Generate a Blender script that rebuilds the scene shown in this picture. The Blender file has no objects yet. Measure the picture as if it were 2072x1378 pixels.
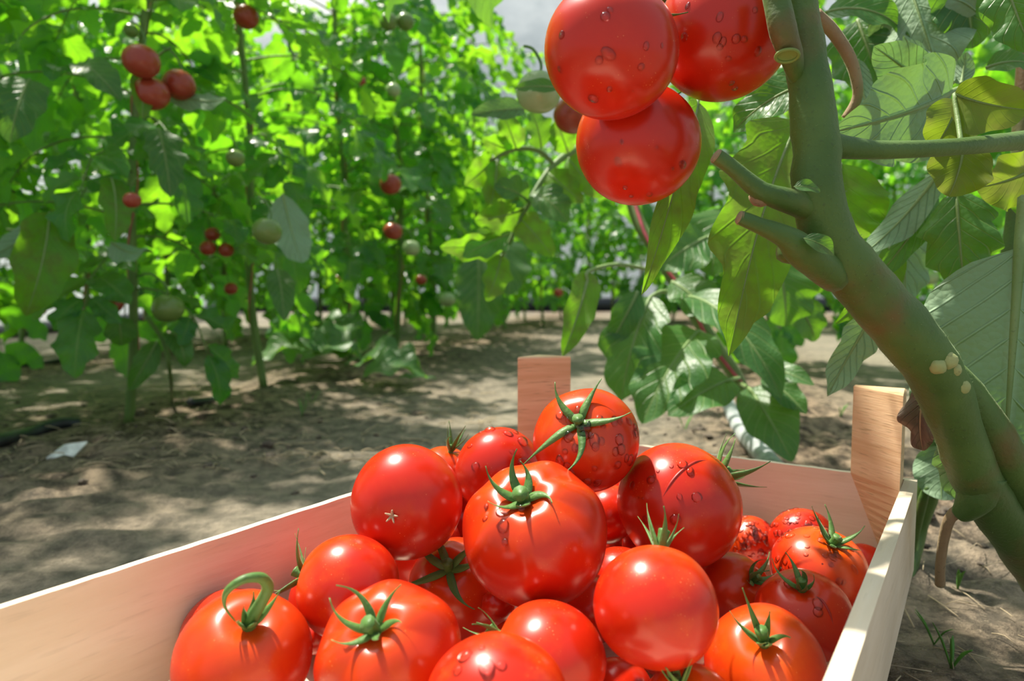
import bpy, math, random
import numpy as np
from mathutils import Vector, Matrix, noise as mnoise

SC = bpy.context.scene
COL = SC.collection
PI = math.pi

# ------------------------------------------------------------------ camera, sky, sun, exposure
S = 1.15                      # overall scale of the place (metres per unit of measured depth)
F = 1400.0                    # focal length in pixels of the 2072 x 1378 frame
CXP, CYP, HOR = 1036.0, 689.0, 590.0
H = 0.205 * S                 # camera height above the soil
TILT = math.atan((CYP - HOR) / F)

cam_d = bpy.data.cameras.new('camera')
cam = bpy.data.objects.new('camera', cam_d)
COL.objects.link(cam)
cam.location = (0, 0, H)
cam.rotation_euler = (PI / 2 - TILT, 0, 0)
cam_d.sensor_width = 36.0
cam_d.lens = 36.0 * F / 2072.0
cam_d.clip_start = 0.01
cam_d.clip_end = 200
cam_d.dof.use_dof = True
cam_d.dof.focus_distance = 0.325 * S
cam_d.dof.aperture_fstop = 8.5
SC.camera = cam

SC.view_settings.view_transform = 'Standard'
SC.view_settings.look = 'None'
SC.view_settings.gamma = 1.0
SC.view_settings.use_curve_mapping = False
SC.view_settings.exposure = 0.12
SC.cycles.max_bounces = 10
SC.cycles.transparent_max_bounces = 12
SC.cycles.sample_clamp_indirect = 6.0

world = bpy.data.worlds.new('sky')
SC.world = world
world.use_nodes = True
wn = world.node_tree
wn.nodes.clear()
w_tc = wn.nodes.new('ShaderNodeTexCoord')
w_sep = wn.nodes.new('ShaderNodeSeparateXYZ')
w_rmp = wn.nodes.new('ShaderNodeValToRGB')
w_rmp.color_ramp.elements[0].position = 0.0
w_rmp.color_ramp.elements[0].color = (0.80, 0.88, 0.92, 1)
w_rmp.color_ramp.elements[1].position = 0.6
w_rmp.color_ramp.elements[1].color = (0.72, 0.88, 1.0, 1)
w_bg = wn.nodes.new('ShaderNodeBackground')
w_bg.inputs['Strength'].default_value = 0.58
w_out = wn.nodes.new('ShaderNodeOutputWorld')
wn.links.new(w_tc.outputs['Generated'], w_sep.inputs[0])
wn.links.new(w_sep.outputs['Z'], w_rmp.inputs[0])
wn.links.new(w_rmp.outputs[0], w_bg.inputs[0])

SUN_TO = Vector((-0.33, 0.27, 0.90)).normalized()      # direction towards the sun
# bright haze round the sun: sunlight scattered by the milky film roof
w_dot = wn.nodes.new('ShaderNodeVectorMath')
w_dot.operation = 'DOT_PRODUCT'
wn.links.new(w_tc.outputs['Generated'], w_dot.inputs[0])
w_dot.inputs[1].default_value = SUN_TO
w_max = wn.nodes.new('ShaderNodeMath')
w_max.operation = 'MAXIMUM'
wn.links.new(w_dot.outputs['Value'], w_max.inputs[0])
w_max.inputs[1].default_value = 0.0
w_pow = wn.nodes.new('ShaderNodeMath')
w_pow.operation = 'POWER'
wn.links.new(w_max.outputs[0], w_pow.inputs[0])
w_pow.inputs[1].default_value = 26.0
w_mul = wn.nodes.new('ShaderNodeMath')
w_mul.operation = 'MULTIPLY'
wn.links.new(w_pow.outputs[0], w_mul.inputs[0])
w_mul.inputs[1].default_value = 5.5
w_bg2 = wn.nodes.new('ShaderNodeBackground')
w_bg2.inputs['Color'].default_value = (1.0, 0.96, 0.88, 1)
wn.links.new(w_mul.outputs[0], w_bg2.inputs['Strength'])
w_add = wn.nodes.new('ShaderNodeAddShader')
wn.links.new(w_bg.outputs[0], w_add.inputs[0])
wn.links.new(w_bg2.outputs[0], w_add.inputs[1])
wn.links.new(w_add.outputs[0], w_out.inputs[0])
sun_d = bpy.data.lights.new('sun', 'SUN')
sun_d.energy = 7.6
sun_d.angle = math.radians(1.4)
sun_d.color = (1.0, 0.93, 0.80)
sun = bpy.data.objects.new('sun', sun_d)
COL.objects.link(sun)
sun.rotation_euler = SUN_TO.to_track_quat('Z', 'Y').to_euler()
sun.location = (-2, 1, 4)

# ------------------------------------------------------------------ helpers
FW = Vector((0, math.cos(TILT), -math.sin(TILT)))
UP = Vector((0, math.sin(TILT), math.cos(TILT)))
RT = Vector((1, 0, 0))
CAM = Vector((0, 0, H))

def ray(px, py):
    return FW + RT * ((px - CXP) / F) - UP * ((py - CYP) / F)
def P(px, py, d):
    return CAM + ray(px, py) * (d * S)
def G(px, py, z=0.0):
    r = ray(px, py)
    return CAM + r * ((z - H) / r.z)

class MB:
    """collects vertices, faces and uvs of ONE mesh object"""
    def __init__(s):
        s.v, s.f, s.uv, s.n = [], [], [], 0
    def add(s, verts, faces, uvs=None):
        s.v.append(np.asarray(verts, dtype=float).reshape(-1, 3))
        n = len(s.v[-1])
        s.uv.append(np.zeros((n, 2)) if uvs is None else np.asarray(uvs, dtype=float))
        o = s.n
        s.f.extend([tuple(i + o for i in fc) for fc in faces])
        s.n += n
    def mesh(s, name, smooth=True):
        me = bpy.data.meshes.new(name)
        V = np.concatenate(s.v)
        me.from_pydata(V.tolist(), [], s.f)
        U = np.concatenate(s.uv)
        lay = me.uv_layers.new(name='UVMap')
        li = np.zeros(len(me.loops), dtype=np.int32)
        me.loops.foreach_get('vertex_index', li)
        lay.data.foreach_set('uv', U[li].astype(np.float32).ravel())
        if smooth:
            me.polygons.foreach_set('use_smooth', [True] * len(me.polygons))
        me.update()
        return me
    def obj(s, name, mat, parent=None, smooth=True):
        me = s.mesh(name, smooth)
        if mat is not None:
            me.materials.append(mat)
        return link(name, me, parent)

def link(name, me, parent=None):
    o = bpy.data.objects.new(name, me)
    COL.objects.link(o)
    if parent is not None:
        o.parent = parent
        o.matrix_parent_inverse = parent_matrix(parent).inverted()
    return o
def parent_matrix(p):
    return Matrix.LocRotScale(p.location, p.rotation_euler, p.scale)
def empty(name, loc=(0, 0, 0)):
    o = bpy.data.objects.new(name, None)
    o.empty_display_size = 0.02
    COL.objects.link(o)
    o.location = loc
    return o
def tag(o, label, cat, group=None, kind=None):
    o['label'] = label
    o['category'] = cat
    if group:
        o['group'] = group
    if kind:
        o['kind'] = kind
    return o

def smooth_path(pts, radii, sub=6):
    """Catmull-Rom through pts"""
    p = [Vector(q) for q in pts]
    n = len(p)
    if n < 3:
        sub = max(2, sub // 2)
    out, rad = [], []
    for i in range(n - 1):
        p0, p1, p2, p3 = p[max(i - 1, 0)], p[i], p[i + 1], p[min(i + 2, n - 1)]
        for k in range(sub):
            t = k / sub
            t2, t3 = t * t, t * t * t
            out.append(0.5 * ((2 * p1) + (p2 - p0) * t + (2 * p0 - 5 * p1 + 4 * p2 - p3) * t2 + (3 * p1 - p0 - 3 * p2 + p3) * t3))
            rad.append(radii[i] * (1 - t) + radii[i + 1] * t)
    out.append(p[-1])
    rad.append(radii[-1])
    return out, rad

def tube(mb, pts, radii, sides=8, sub=5, flat=1.0, up=None, cap=True, wob=0.0, rng=None):
    if not hasattr(radii, '__len__'):
        radii = [radii] * len(pts)
    path, rad = smooth_path(pts, radii, sub)
    n = len(path)
    t0 = (path[1] - path[0]).normalized()
    a = up if up is not None else (Vector((0, 0, 1)) if abs(t0.z) < 0.9 else Vector((1, 0, 0)))
    nrm = (a - t0 * a.dot(t0)).normalized()
    V, U, Fc = [], [], []
    for i in range(n):
        t = (path[min(i + 1, n - 1)] - path[max(i - 1, 0)])
        t = t.normalized() if t.length > 1e-9 else t0
        nrm = nrm - t * nrm.dot(t)
        nrm.normalize()
        bi = t.cross(nrm)
        for k in range(sides):
            an = 2 * PI * k / sides
            w = 1.0
            if wob and rng:
                w = 1 + wob * mnoise.noise(path[i] * 90 + Vector((math.cos(an), math.sin(an), 0)) * 0.9)
            q = path[i] + (nrm * (math.cos(an) * flat) + bi * math.sin(an)) * rad[i] * w
            V.append(q[:])
            U.append((i / (n - 1), k / sides))
    for i in range(n - 1):
        for k in range(sides):
            k2 = (k + 1) % sides
            Fc.append((i * sides + k, i * sides + k2, (i + 1) * sides + k2, (i + 1) * sides + k))
    if cap:
        Fc.append(tuple(range(sides))[::-1])
        Fc.append(tuple((n - 1) * sides + k for k in range(sides)))
    mb.add(V, Fc, U)
    return path

def leaflet(mb, B, T, N, width, curl=0.5, fold=0.25, ruff=0.10, lobes=5, lobe=0.2, nu=22, nv=3, seed=0, a=0.5, b=0.85, side=0.0, ecurl=0.0):
    """one leaflet blade from base B to tip T, upper face towards N"""
    B, T, N = Vector(B), Vector(T), Vector(N)
    X = T - B
    L = X.length
    X.normalize()
    Z = N - X * N.dot(X)
    if Z.length < 1e-6:
        Z = X.orthogonal()
    Z.normalize()
    Y = Z.cross(X)
    r = np.random.default_rng(seed)
    u = np.linspace(0, 1, nu + 1)
    v = np.linspace(-1, 1, 2 * nv + 1)
    def prof(x):
        x = np.clip(x, 0, 1)
        m = a / (a + b)
        return (x ** a) * ((1 - x) ** b) / ((m ** a) * ((1 - m) ** b))
    # centre line with turning angle curl, chord L along x
    ph = curl * (u - 0.5) * 2
    du = 1.0 / nu
    cx = np.concatenate([[0], np.cumsum(np.cos((ph[1:] + ph[:-1]) / 2) * du)])
    cz = np.concatenate([[0], np.cumsum(-np.sin((ph[1:] + ph[:-1]) / 2) * du)])
    ch = cx[-1]
    cx, cz = cx / ch, cz / ch
    sy = side * np.sin(PI * u)
    UU, VV = np.meshgrid(u, v, indexing='ij')
    out = []
    for sgn in (-1, 1):
        p = r.random()
        ph_t = (u * lobes + p) % 1.0
        saw = np.where(ph_t < 0.72, ph_t / 0.72, (1 - ph_t) / 0.28)
        out.append(prof(u) * (1 + lobe * (saw - 0.55)))
    hw = np.where(VV < 0, out[0][:, None], out[1][:, None]) * (width / 2) / L
    y = VV * hw + sy[:, None]
    sweep = np.abs(VV) * hw * 0.28
    k2 = lobes * 0.7 + 0.5
    pz = r.random(2) * 6.28
    z = fold * np.abs(VV) * hw + ruff * (width / L) * VV ** 2 * np.sin(2 * PI * UU * k2 + np.where(VV < 0, pz[0], pz[1])) * np.sin(PI * np.clip(UU, 0, 1))
    z = z - ecurl * (np.abs(VV) ** 3) * hw
    nx, nz = np.sin(ph)[:, None], np.cos(ph)[:, None]
    lx = cx[:, None] + sweep * np.cos(ph)[:, None] + z * nx
    lz = cz[:, None] - sweep * np.sin(ph)[:, None] + z * nz
    # close sweep at the tip
    lx = np.minimum(lx, 1.0 + 0 * lx)
    Bn, Xn, Yn, Zn = map(np.array, (B, X, Y, Z))
    pts = Bn + L * (lx[..., None] * Xn + y[..., None] * Yn + lz[..., None] * Zn)
    m = 2 * nv + 1
    faces = []
    for i in range(nu):
        for j in range(2 * nv):
            q = i * m + j
            faces.append((q, q + m, q + m + 1, q + 1))
    uv = np.stack([UU.ravel(), (VV.ravel() + 1) / 2], 1)
    mb.add(pts.reshape(-1, 3), faces, uv)

def box(mb, x0, x1, y0, y1, z0, z1, nx=1):
    xs = np.linspace(x0, x1, nx + 1)
    V, Fc = [], []
    for x in xs:
        V += [(x, y0, z0), (x, y1, z0), (x, y1, z1), (x, y0, z1)]
    for i in range(nx):
        o = i * 4
        for k in range(4):
            k2 = (k + 1) % 4
            Fc.append((o + k, o + k2, o + 4 + k2, o + 4 + k))
    Fc.append((0, 3, 2, 1))
    e = nx * 4
    Fc.append((e, e + 1, e + 2, e + 3))
    mb.add(V, Fc)

# ------------------------------------------------------------------ materials
def mat_new(name):
    m = bpy.data.materials.new(name)
    m.use_nodes = True
    m.node_tree.nodes.clear()
    return m, m.node_tree
def N_(nt, typ, **kw):
    n = nt.nodes.new(typ)
    for k, v in kw.items():
        setattr(n, k, v)
    return n
def math_n(nt, op, a, b=None, c=None, clamp=False):
    n = nt.nodes.new('ShaderNodeMath')
    n.operation = op
    n.use_clamp = clamp
    for i, x in enumerate((a, b, c)):
        if x is None:
            continue
        if isinstance(x, (int, float)):
            n.inputs[i].default_value = x
        else:
            nt.links.new(x, n.inputs[i])
    return n.outputs[0]
def mix_n(nt, fac, a, b, blend='MIX'):
    n = nt.nodes.new('ShaderNodeMix')
    n.data_type = 'RGBA'
    n.blend_type = blend
    for s_, x in ((n.inputs[0], fac), (n.inputs[6], a), (n.inputs[7], b)):
        if isinstance(x, (int, float)):
            s_.default_value = x
        elif isinstance(x, tuple):
            s_.default_value = (*x, 1) if len(x) == 3 else x
        else:
            nt.links.new(x, s_)
    return n.outputs[2]
def ramp_n(nt, fac, stops):
    n = nt.nodes.new('ShaderNodeValToRGB')
    el = n.color_ramp.elements
    while len(el) < len(stops):
        el.new(0.5)
    for e, (p, c) in zip(el, stops):
        e.position = p
        e.color = (*c, 1) if len(c) == 3 else c
    nt.links.new(fac, n.inputs[0])
    return n.outputs[0]
def smooth_n(nt, x, lo, hi, a=0.0, b=1.0):
    n = nt.nodes.new('ShaderNodeMapRange')
    n.interpolation_type = 'SMOOTHSTEP'
    nt.links.new(x, n.inputs[0])
    n.inputs[1].default_value, n.inputs[2].default_value = lo, hi
    n.inputs[3].default_value, n.inputs[4].default_value = a, b
    return n.outputs[0]
def noise_n(nt, vec, scale, detail=3, rough=0.5):
    n = nt.nodes.new('ShaderNodeTexNoise')
    n.inputs['Scale'].default_value = scale
    n.inputs['Detail'].default_value = detail
    n.inputs['Roughness'].default_value = rough
    if vec is not None:
        nt.links.new(vec, n.inputs['Vector'])
    return n.outputs[0]
def bump_n(nt, h, strength, dist):
    n = nt.nodes.new('ShaderNodeBump')
    n.inputs['Strength'].default_value = strength
    n.inputs['Distance'].default_value = dist
    nt.links.new(h, n.inputs['Height'])
    return n.outputs[0]
def princ(nt, **kw):
    n = nt.nodes.new('ShaderNodeBsdfPrincipled')
    for k, v in kw.items():
        s_ = n.inputs[k.replace('_', ' ')]
        if isinstance(v, (int, float)):
            s_.default_value = v
        elif isinstance(v, tuple):
            s_.default_value = (*v, 1) if (len(v) == 3 and s_.type == 'RGBA') else v
        else:
            nt.links.new(v, s_)
    return n
def out_n(nt, sh):
    o = nt.nodes.new('ShaderNodeOutputMaterial')
    nt.links.new(sh, o.inputs[0])

def leaf_mat(name, f0, f1, back, tr0, tr1, tfac=0.42, rough=0.42, mottle=None, vein=(0.30, 0.42, 0.14), detail=True, bump=0.55, bv=0.55):
    m, nt = mat_new(name)
    tc = N_(nt, 'ShaderNodeTexCoord')
    sep = N_(nt, 'ShaderNodeSeparateXYZ')
    nt.links.new(tc.outputs['UV'], sep.inputs[0])
    geo = N_(nt, 'ShaderNodeNewGeometry')
    rnd = geo.outputs['Random Per Island']
    av = math_n(nt, 'ABSOLUTE', math_n(nt, 'MULTIPLY_ADD', sep.outputs[1], 2.0, -1.0))
    s_ = math_n(nt, 'MULTIPLY_ADD', av, -1.9, math_n(nt, 'MULTIPLY', sep.outputs[0], 8.0))
    fr = math_n(nt, 'FRACT', s_)
    d = math_n(nt, 'MULTIPLY', math_n(nt, 'ABSOLUTE', math_n(nt, 'SUBTRACT', fr, 0.5)), 2.0)
    vm = smooth_n(nt, d, 0.80, 1.0)
    mid = smooth_n(nt, av, 0.10, 0.02)
    veins = math_n(nt, 'MAXIMUM', vm, mid)
    col_t = mix_n(nt, rnd, tr0, tr1)
    col_f = mix_n(nt, rnd, f0, f1)
    pos = tc.outputs['Object']
    nz = noise_n(nt, pos, 55.0 if detail else 25.0, 3)
    nzs = smooth_n(nt, nz, 0.35, 0.7)
    if mottle is not None:
        col_f = mix_n(nt, nzs, col_f, mottle)
        col_t = mix_n(nt, nzs, col_t, tuple(min(1, c * 1.25) for c in mottle))
    else:
        col_f = mix_n(nt, math_n(nt, 'MULTIPLY', nzs, 0.35), col_f, tuple(c * 1.7 for c in f1))
    vf = math_n(nt, 'MULTIPLY', veins, 0.55)
    col_f = mix_n(nt, vf, col_f, vein)
    col_b = mix_n(nt, math_n(nt, 'MULTIPLY', veins, bv), back, tuple(min(1, c * 1.5) for c in back))
    col_t = mix_n(nt, math_n(nt, 'MULTIPLY', veins, 0.35), col_t, tuple(c * 0.65 for c in tr0))
    base = mix_n(nt, geo.outputs['Backfacing'], col_f, col_b)
    hgt = math_n(nt, 'MULTIPLY', veins, -1.0)
    if detail:
        vo = N_(nt, 'ShaderNodeTexVoronoi')
        vo.inputs['Scale'].default_value = 320.0 / S
        nt.links.new(pos, vo.inputs['Vector'])
        hgt = math_n(nt, 'MULTIPLY_ADD', vo.outputs['Distance'], -0.45, hgt)
    nrm = bump_n(nt, hgt, bump, 0.0016)
    ro = mix_n(nt, geo.outputs['Backfacing'], (rough,) * 3, (0.62,) * 3)
    p = princ(nt, Base_Color=base, Roughness=ro, Normal=nrm, Specular_IOR_Level=0.5)
    t = N_(nt, 'ShaderNodeBsdfTranslucent')
    nt.links.new(col_t, t.inputs[0])
    nt.links.new(nrm, t.inputs[1])
    mx = N_(nt, 'ShaderNodeMixShader')
    mx.inputs[0].default_value = tfac
    nt.links.new(p.outputs[0], mx.inputs[1])
    nt.links.new(t.outputs[0], mx.inputs[2])
    out_n(nt, mx.outputs[0])
    return m

M = {}
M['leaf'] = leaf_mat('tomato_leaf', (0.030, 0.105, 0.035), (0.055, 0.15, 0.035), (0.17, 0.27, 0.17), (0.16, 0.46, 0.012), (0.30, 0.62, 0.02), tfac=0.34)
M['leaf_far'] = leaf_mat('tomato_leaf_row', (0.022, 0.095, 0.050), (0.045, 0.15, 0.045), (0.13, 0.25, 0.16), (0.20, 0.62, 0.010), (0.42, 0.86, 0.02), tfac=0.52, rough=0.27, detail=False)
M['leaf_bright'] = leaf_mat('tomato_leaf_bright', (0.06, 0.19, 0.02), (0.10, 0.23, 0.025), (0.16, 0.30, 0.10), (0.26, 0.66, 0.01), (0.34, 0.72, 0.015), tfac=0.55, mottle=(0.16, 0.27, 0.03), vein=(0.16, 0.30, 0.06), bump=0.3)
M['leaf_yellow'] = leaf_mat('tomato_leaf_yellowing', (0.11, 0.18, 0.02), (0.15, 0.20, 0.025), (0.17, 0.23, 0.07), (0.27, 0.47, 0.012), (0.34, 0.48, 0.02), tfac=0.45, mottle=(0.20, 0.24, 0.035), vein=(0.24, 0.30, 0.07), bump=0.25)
M['leaf_pale'] = leaf_mat('tomato_leaf_underside', (0.06, 0.14, 0.05), (0.08, 0.17, 0.05), (0.24, 0.37, 0.22), (0.20, 0.42, 0.06), (0.24, 0.48, 0.08), tfac=0.26, bump=0.8, bv=0.95)
M['leaf_dead'] = leaf_mat('dead_leaf', (0.10, 0.07, 0.05), (0.13, 0.09, 0.06), (0.12, 0.09, 0.075), (0.10, 0.06, 0.03), (0.10, 0.06, 0.03), tfac=0.12, rough=0.7, vein=(0.16, 0.12, 0.09))

def stem_mat(name, c0, c1, c2, rough=0.55):
    m, nt = mat_new(name)
    tc = N_(nt, 'ShaderNodeTexCoord')
    n1 = noise_n(nt, tc.outputs['Object'], 22.0, 3)
    n2 = noise_n(nt, tc.outputs['Object'], 420.0, 2)
    n3 = noise_n(nt, tc.outputs['Object'], 12.0, 4, 0.6)
    c = mix_n(nt, smooth_n(nt, n1, 0.35, 0.65), c0, c1)
    c = mix_n(nt, smooth_n(nt, n3, 0.50, 0.70, 0, 0.8), c, c2)
    c = mix_n(nt, smooth_n(nt, n2, 0.62, 0.75, 0, 0.35), c, (0.03, 0.05, 0.015))
    nrm = bump_n(nt, n2, 0.35, 0.001)
    p = princ(nt, Base_Color=c, Roughness=rough, Normal=nrm, Sheen_Weight=0.14, Sheen_Roughness=0.4, Sheen_Tint=(0.7, 0.85, 0.55))
    out_n(nt, p.outputs[0])
    return m
M['stem'] = stem_mat('tomato_stem', (0.050, 0.115, 0.015), (0.085, 0.160, 0.025), (0.18, 0.075, 0.028))
M['rib'] = stem_mat('leaf_rib', (0.17, 0.27, 0.08), (0.21, 0.31, 0.11), (0.22, 0.30, 0.1))
M['scar'] = stem_mat('green_scar', (0.16, 0.25, 0.04), (0.22, 0.30, 0.06), (0.2, 0.24, 0.06))
M['stem_far'] = stem_mat('tomato_stem_row', (0.10, 0.19, 0.04), (0.15, 0.24, 0.06), (0.13, 0.17, 0.05))
M['calyx'] = stem_mat('calyx_green', (0.06, 0.16, 0.03), (0.11, 0.22, 0.045), (0.16, 0.24, 0.07), 0.5)
M['dry_stem'] = stem_mat('dry_brown_stem', (0.30, 0.20, 0.11), (0.36, 0.26, 0.15), (0.2, 0.12, 0.06), 0.8)
M['cut_end'] = stem_mat('cut_stem_end', (0.30, 0.36, 0.10), (0.38, 0.40, 0.16), (0.3, 0.25, 0.1), 0.7)

def tomato_mat(name, red=(0.54, 0.018, 0.004), orange=(0.76, 0.115, 0.004), tip=(0.70, 0.05, 0.008), specks=1.0, sss=0.05):
    m, nt = mat_new(name)
    tc = N_(nt, 'ShaderNodeTexCoord')
    oi = N_(nt, 'ShaderNodeObjectInfo')
    so = N_(nt, 'ShaderNodeSeparateColor')
    nt.links.new(oi.outputs['Color'], so.inputs[0])
    sep = N_(nt, 'ShaderNodeSeparateXYZ')
    nt.links.new(tc.outputs['UV'], sep.inputs[0])
    pos = tc.outputs['Object']
    n1 = noise_n(nt, pos, 28.0, 3)
    n2 = noise_n(nt, pos, 70.0, 4, 0.65)
    sh = smooth_n(nt, math_n(nt, 'MULTIPLY_ADD', n1, 0.25, sep.outputs[1]), 0.60, 0.16)
    amt = math_n(nt, 'MULTIPLY', math_n(nt, 'MULTIPLY_ADD', sh, 0.8, math_n(nt, 'MULTIPLY', smooth_n(nt, n2, 0.45, 0.75), 0.35)), math_n(nt, 'MULTIPLY', so.outputs[0], 1.0), clamp=True)
    c = mix_n(nt, amt, red, orange)
    vo = N_(nt, 'ShaderNodeTexVoronoi')
    vo.inputs['Scale'].default_value = 520.0
    nt.links.new(pos, vo.inputs['Vector'])
    dots = math_n(nt, 'MULTIPLY', smooth_n(nt, vo.outputs['Distance'], 0.20, 0.08), smooth_n(nt, n2, 0.50, 0.66))
    c = mix_n(nt, math_n(nt, 'MULTIPLY', dots, 0.45 * specks), c, (0.85, 0.30, 0.10))
    nrm = bump_n(nt, n1, 0.10, 0.004)
    p = princ(nt, Base_Color=c, Roughness=0.25, Normal=nrm, Specular_IOR_Level=0.5, Subsurface_Weight=sss,
              Subsurface_Radius=(1.0, 0.18, 0.06), Subsurface_Scale=0.012, Coat_Weight=0.0)
    out_n(nt, p.outputs[0])
    return m
M['tomato'] = tomato_mat('ripe_tomato_skin')
M['tomato_far'] = tomato_mat('vine_tomato_skin', (0.30, 0.045, 0.022), (0.5, 0.14, 0.04), sss=0.0)
M['tomato_green'] = tomato_mat('unripe_tomato_skin', (0.15, 0.24, 0.055), (0.10, 0.19, 0.04), specks=0.0, sss=0.0)
M['tomato_pale'] = tomato_mat('pale_green_tomato_skin', (0.32, 0.42, 0.20), (0.22, 0.34, 0.12), specks=0.0, sss=0.0)

m, nt = mat_new('water')
fr = N_(nt, 'ShaderNodeFresnel')
fr.inputs['IOR'].default_value = 1.36
lw = N_(nt, 'ShaderNodeLayerWeight')
lw.inputs['Blend'].default_value = 0.35
tr = N_(nt, 'ShaderNodeBsdfTransparent')
nt.links.new(mix_n(nt, lw.outputs['Facing'], (1.0, 1.0, 1.0), (0.94, 0.91, 0.88)), tr.inputs[0])
gl = N_(nt, 'ShaderNodeBsdfGlossy')
gl.inputs['Roughness'].default_value = 0.06
mx = N_(nt, 'ShaderNodeMixShader')
nt.links.new(math_n(nt, 'MULTIPLY', fr.outputs[0], 0.95, clamp=True), mx.inputs[0])
nt.links.new(tr.outputs[0], mx.inputs[1])
nt.links.new(gl.outputs[0], mx.inputs[2])
out_n(nt, mx.outputs[0])
M['water'] = m

def wood_mat(name, c0, c1, axis_scale, grain=60.0, lines=0.35, rough=0.7):
    m, nt = mat_new(name)
    tc = N_(nt, 'ShaderNodeTexCoord')
    mp = N_(nt, 'ShaderNodeMapping')
    nt.links.new(tc.outputs['Object'], mp.inputs[0])
    mp.inputs['Scale'].default_value = axis_scale
    n1 = noise_n(nt, mp.outputs[0], grain, 5, 0.6)
    n2 = noise_n(nt, tc.outputs['Object'], 9.0, 3)
    n3 = noise_n(nt, mp.outputs[0], grain * 5, 2)
    c = mix_n(nt, smooth_n(nt, n1, 0.3, 0.7), c0, c1)
    c = mix_n(nt, smooth_n(nt, n2, 0.45, 0.75, 0, 0.35), c, tuple(x * 0.72 for x in c0))
    c = mix_n(nt, smooth_n(nt, n3, 0.58, 0.75, 0, lines), c, tuple(x * 0.5 for x in c0))
    hh = math_n(nt, 'ADD', n1, math_n(nt, 'MULTIPLY', n3, 0.6))
    p = princ(nt, Base_Color=c, Roughness=rough, Normal=bump_n(nt, hh, 0.35, 0.0008), Specular_IOR_Level=0.25)
    out_n(nt, p.outputs[0])
    return m
M['board'] = wood_mat('poplar_board', (0.74, 0.62, 0.46), (0.82, 0.71, 0.56), (0.12, 1.0, 1.0), 70, 0.18)
M['post'] = wood_mat('sawn_post', (0.66, 0.43, 0.24), (0.78, 0.56, 0.35), (0.10, 0.10, 1.7), 110, 0.7)
M['board_end'] = M['board']

def soil_mat():
    m, nt = mat_new('greenhouse_soil')
    geo = N_(nt, 'ShaderNodeNewGeometry')
    pos = geo.outputs['Position']
    n1 = noise_n(nt, pos, 3.0, 5, 0.6)
    n2 = noise_n(nt, pos, 38.0, 6, 0.7)
    n3 = noise_n(nt, pos, 200.0, 4, 0.7)
    at = N_(nt, 'ShaderNodeAttribute', attribute_name='bed')
    c = mix_n(nt, smooth_n(nt, n2, 0.30, 0.70), (0.15, 0.135, 0.105), (0.27, 0.245, 0.195))
    c = mix_n(nt, smooth_n(nt, n1, 0.42, 0.66, 0, 0.55), c, (0.33, 0.29, 0.22))
    bed = mix_n(nt, smooth_n(nt, n2, 0.36, 0.66), (0.045, 0.034, 0.025), (0.31, 0.23, 0.155))
    bed = mix_n(nt, smooth_n(nt, n3, 0.57, 0.72, 0, 0.6), bed, (0.52, 0.41, 0.28))
    fac = math_n(nt, 'MULTIPLY', at.outputs['Fac'], smooth_n(nt, n1, 0.25, 0.6, 0.45, 1.0))
    c = mix_n(nt, fac, c, bed)
    c = mix_n(nt, smooth_n(nt, n3, 0.36, 0.28, 0, 0.6), c, (0.06, 0.05, 0.04))
    hh = math_n(nt, 'MULTIPLY_ADD', n3, 0.35, n2)
    p = princ(nt, Base_Color=c, Roughness=0.95, Normal=bump_n(nt, hh, 0.8, 0.012), Specular_IOR_Level=0.15)
    out_n(nt, p.outputs[0])
    return m
M['soil'] = soil_mat()

def film_mat():
    m, nt = mat_new('plastic_film')
    geo = N_(nt, 'ShaderNodeNewGeometry')
    n1 = noise_n(nt, geo.outputs['Position'], 2.2, 4, 0.6)
    c = mix_n(nt, smooth_n(nt, n1, 0.3, 0.7), (0.60, 0.66, 0.70), (0.80, 0.85, 0.88))
    p = princ(nt, Base_Color=c, Roughness=0.35)
    t = N_(nt, 'ShaderNodeBsdfTranslucent')
    nt.links.new(c, t.inputs[0])
    tr = N_(nt, 'ShaderNodeBsdfTransparent')
    a = N_(nt, 'ShaderNodeMixShader')
    a.inputs[0].default_value = 0.65
    nt.links.new(p.outputs[0], a.inputs[1])
    nt.links.new(t.outputs[0], a.inputs[2])
    b = N_(nt, 'ShaderNodeMixShader')
    b.inputs[0].default_value = 0.15
    nt.links.new(a.outputs[0], b.inputs[1])
    nt.links.new(tr.outputs[0], b.inputs[2])
    out_n(nt, b.outputs[0])
    return m
M['film'] = film_mat()

def plain(name, c, rough=0.6, **kw):
    m, nt = mat_new(name)
    tc = N_(nt, 'ShaderNodeTexCoord')
    n = noise_n(nt, tc.outputs['Object'], 60.0, 4)
    cc = mix_n(nt, smooth_n(nt, n, 0.35, 0.7), tuple(x * 0.75 for x in c), tuple(min(1, x * 1.2) for x in c))
    p = princ(nt, Base_Color=cc, Roughness=rough, **kw)
    out_n(nt, p.outputs[0])
    return m
M['hose'] = plain('black_hose', (0.022, 0.026, 0.032), 0.38)
M['pipe'] = plain('grey_pipe', (0.42, 0.45, 0.46), 0.5)
M['twine'] = plain('pink_twine', (0.50, 0.09, 0.12), 0.7)
M['straw'] = plain('straw', (0.46, 0.37, 0.24), 0.9)
M['clod'] = plain('soil_clod', (0.13, 0.105, 0.08), 0.95)
M['scrap'] = plain('white_scrap', (0.75, 0.76, 0.74), 0.5)
M['weed'] = plain('weed_green', (0.10, 0.30, 0.04), 0.5)

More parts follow.
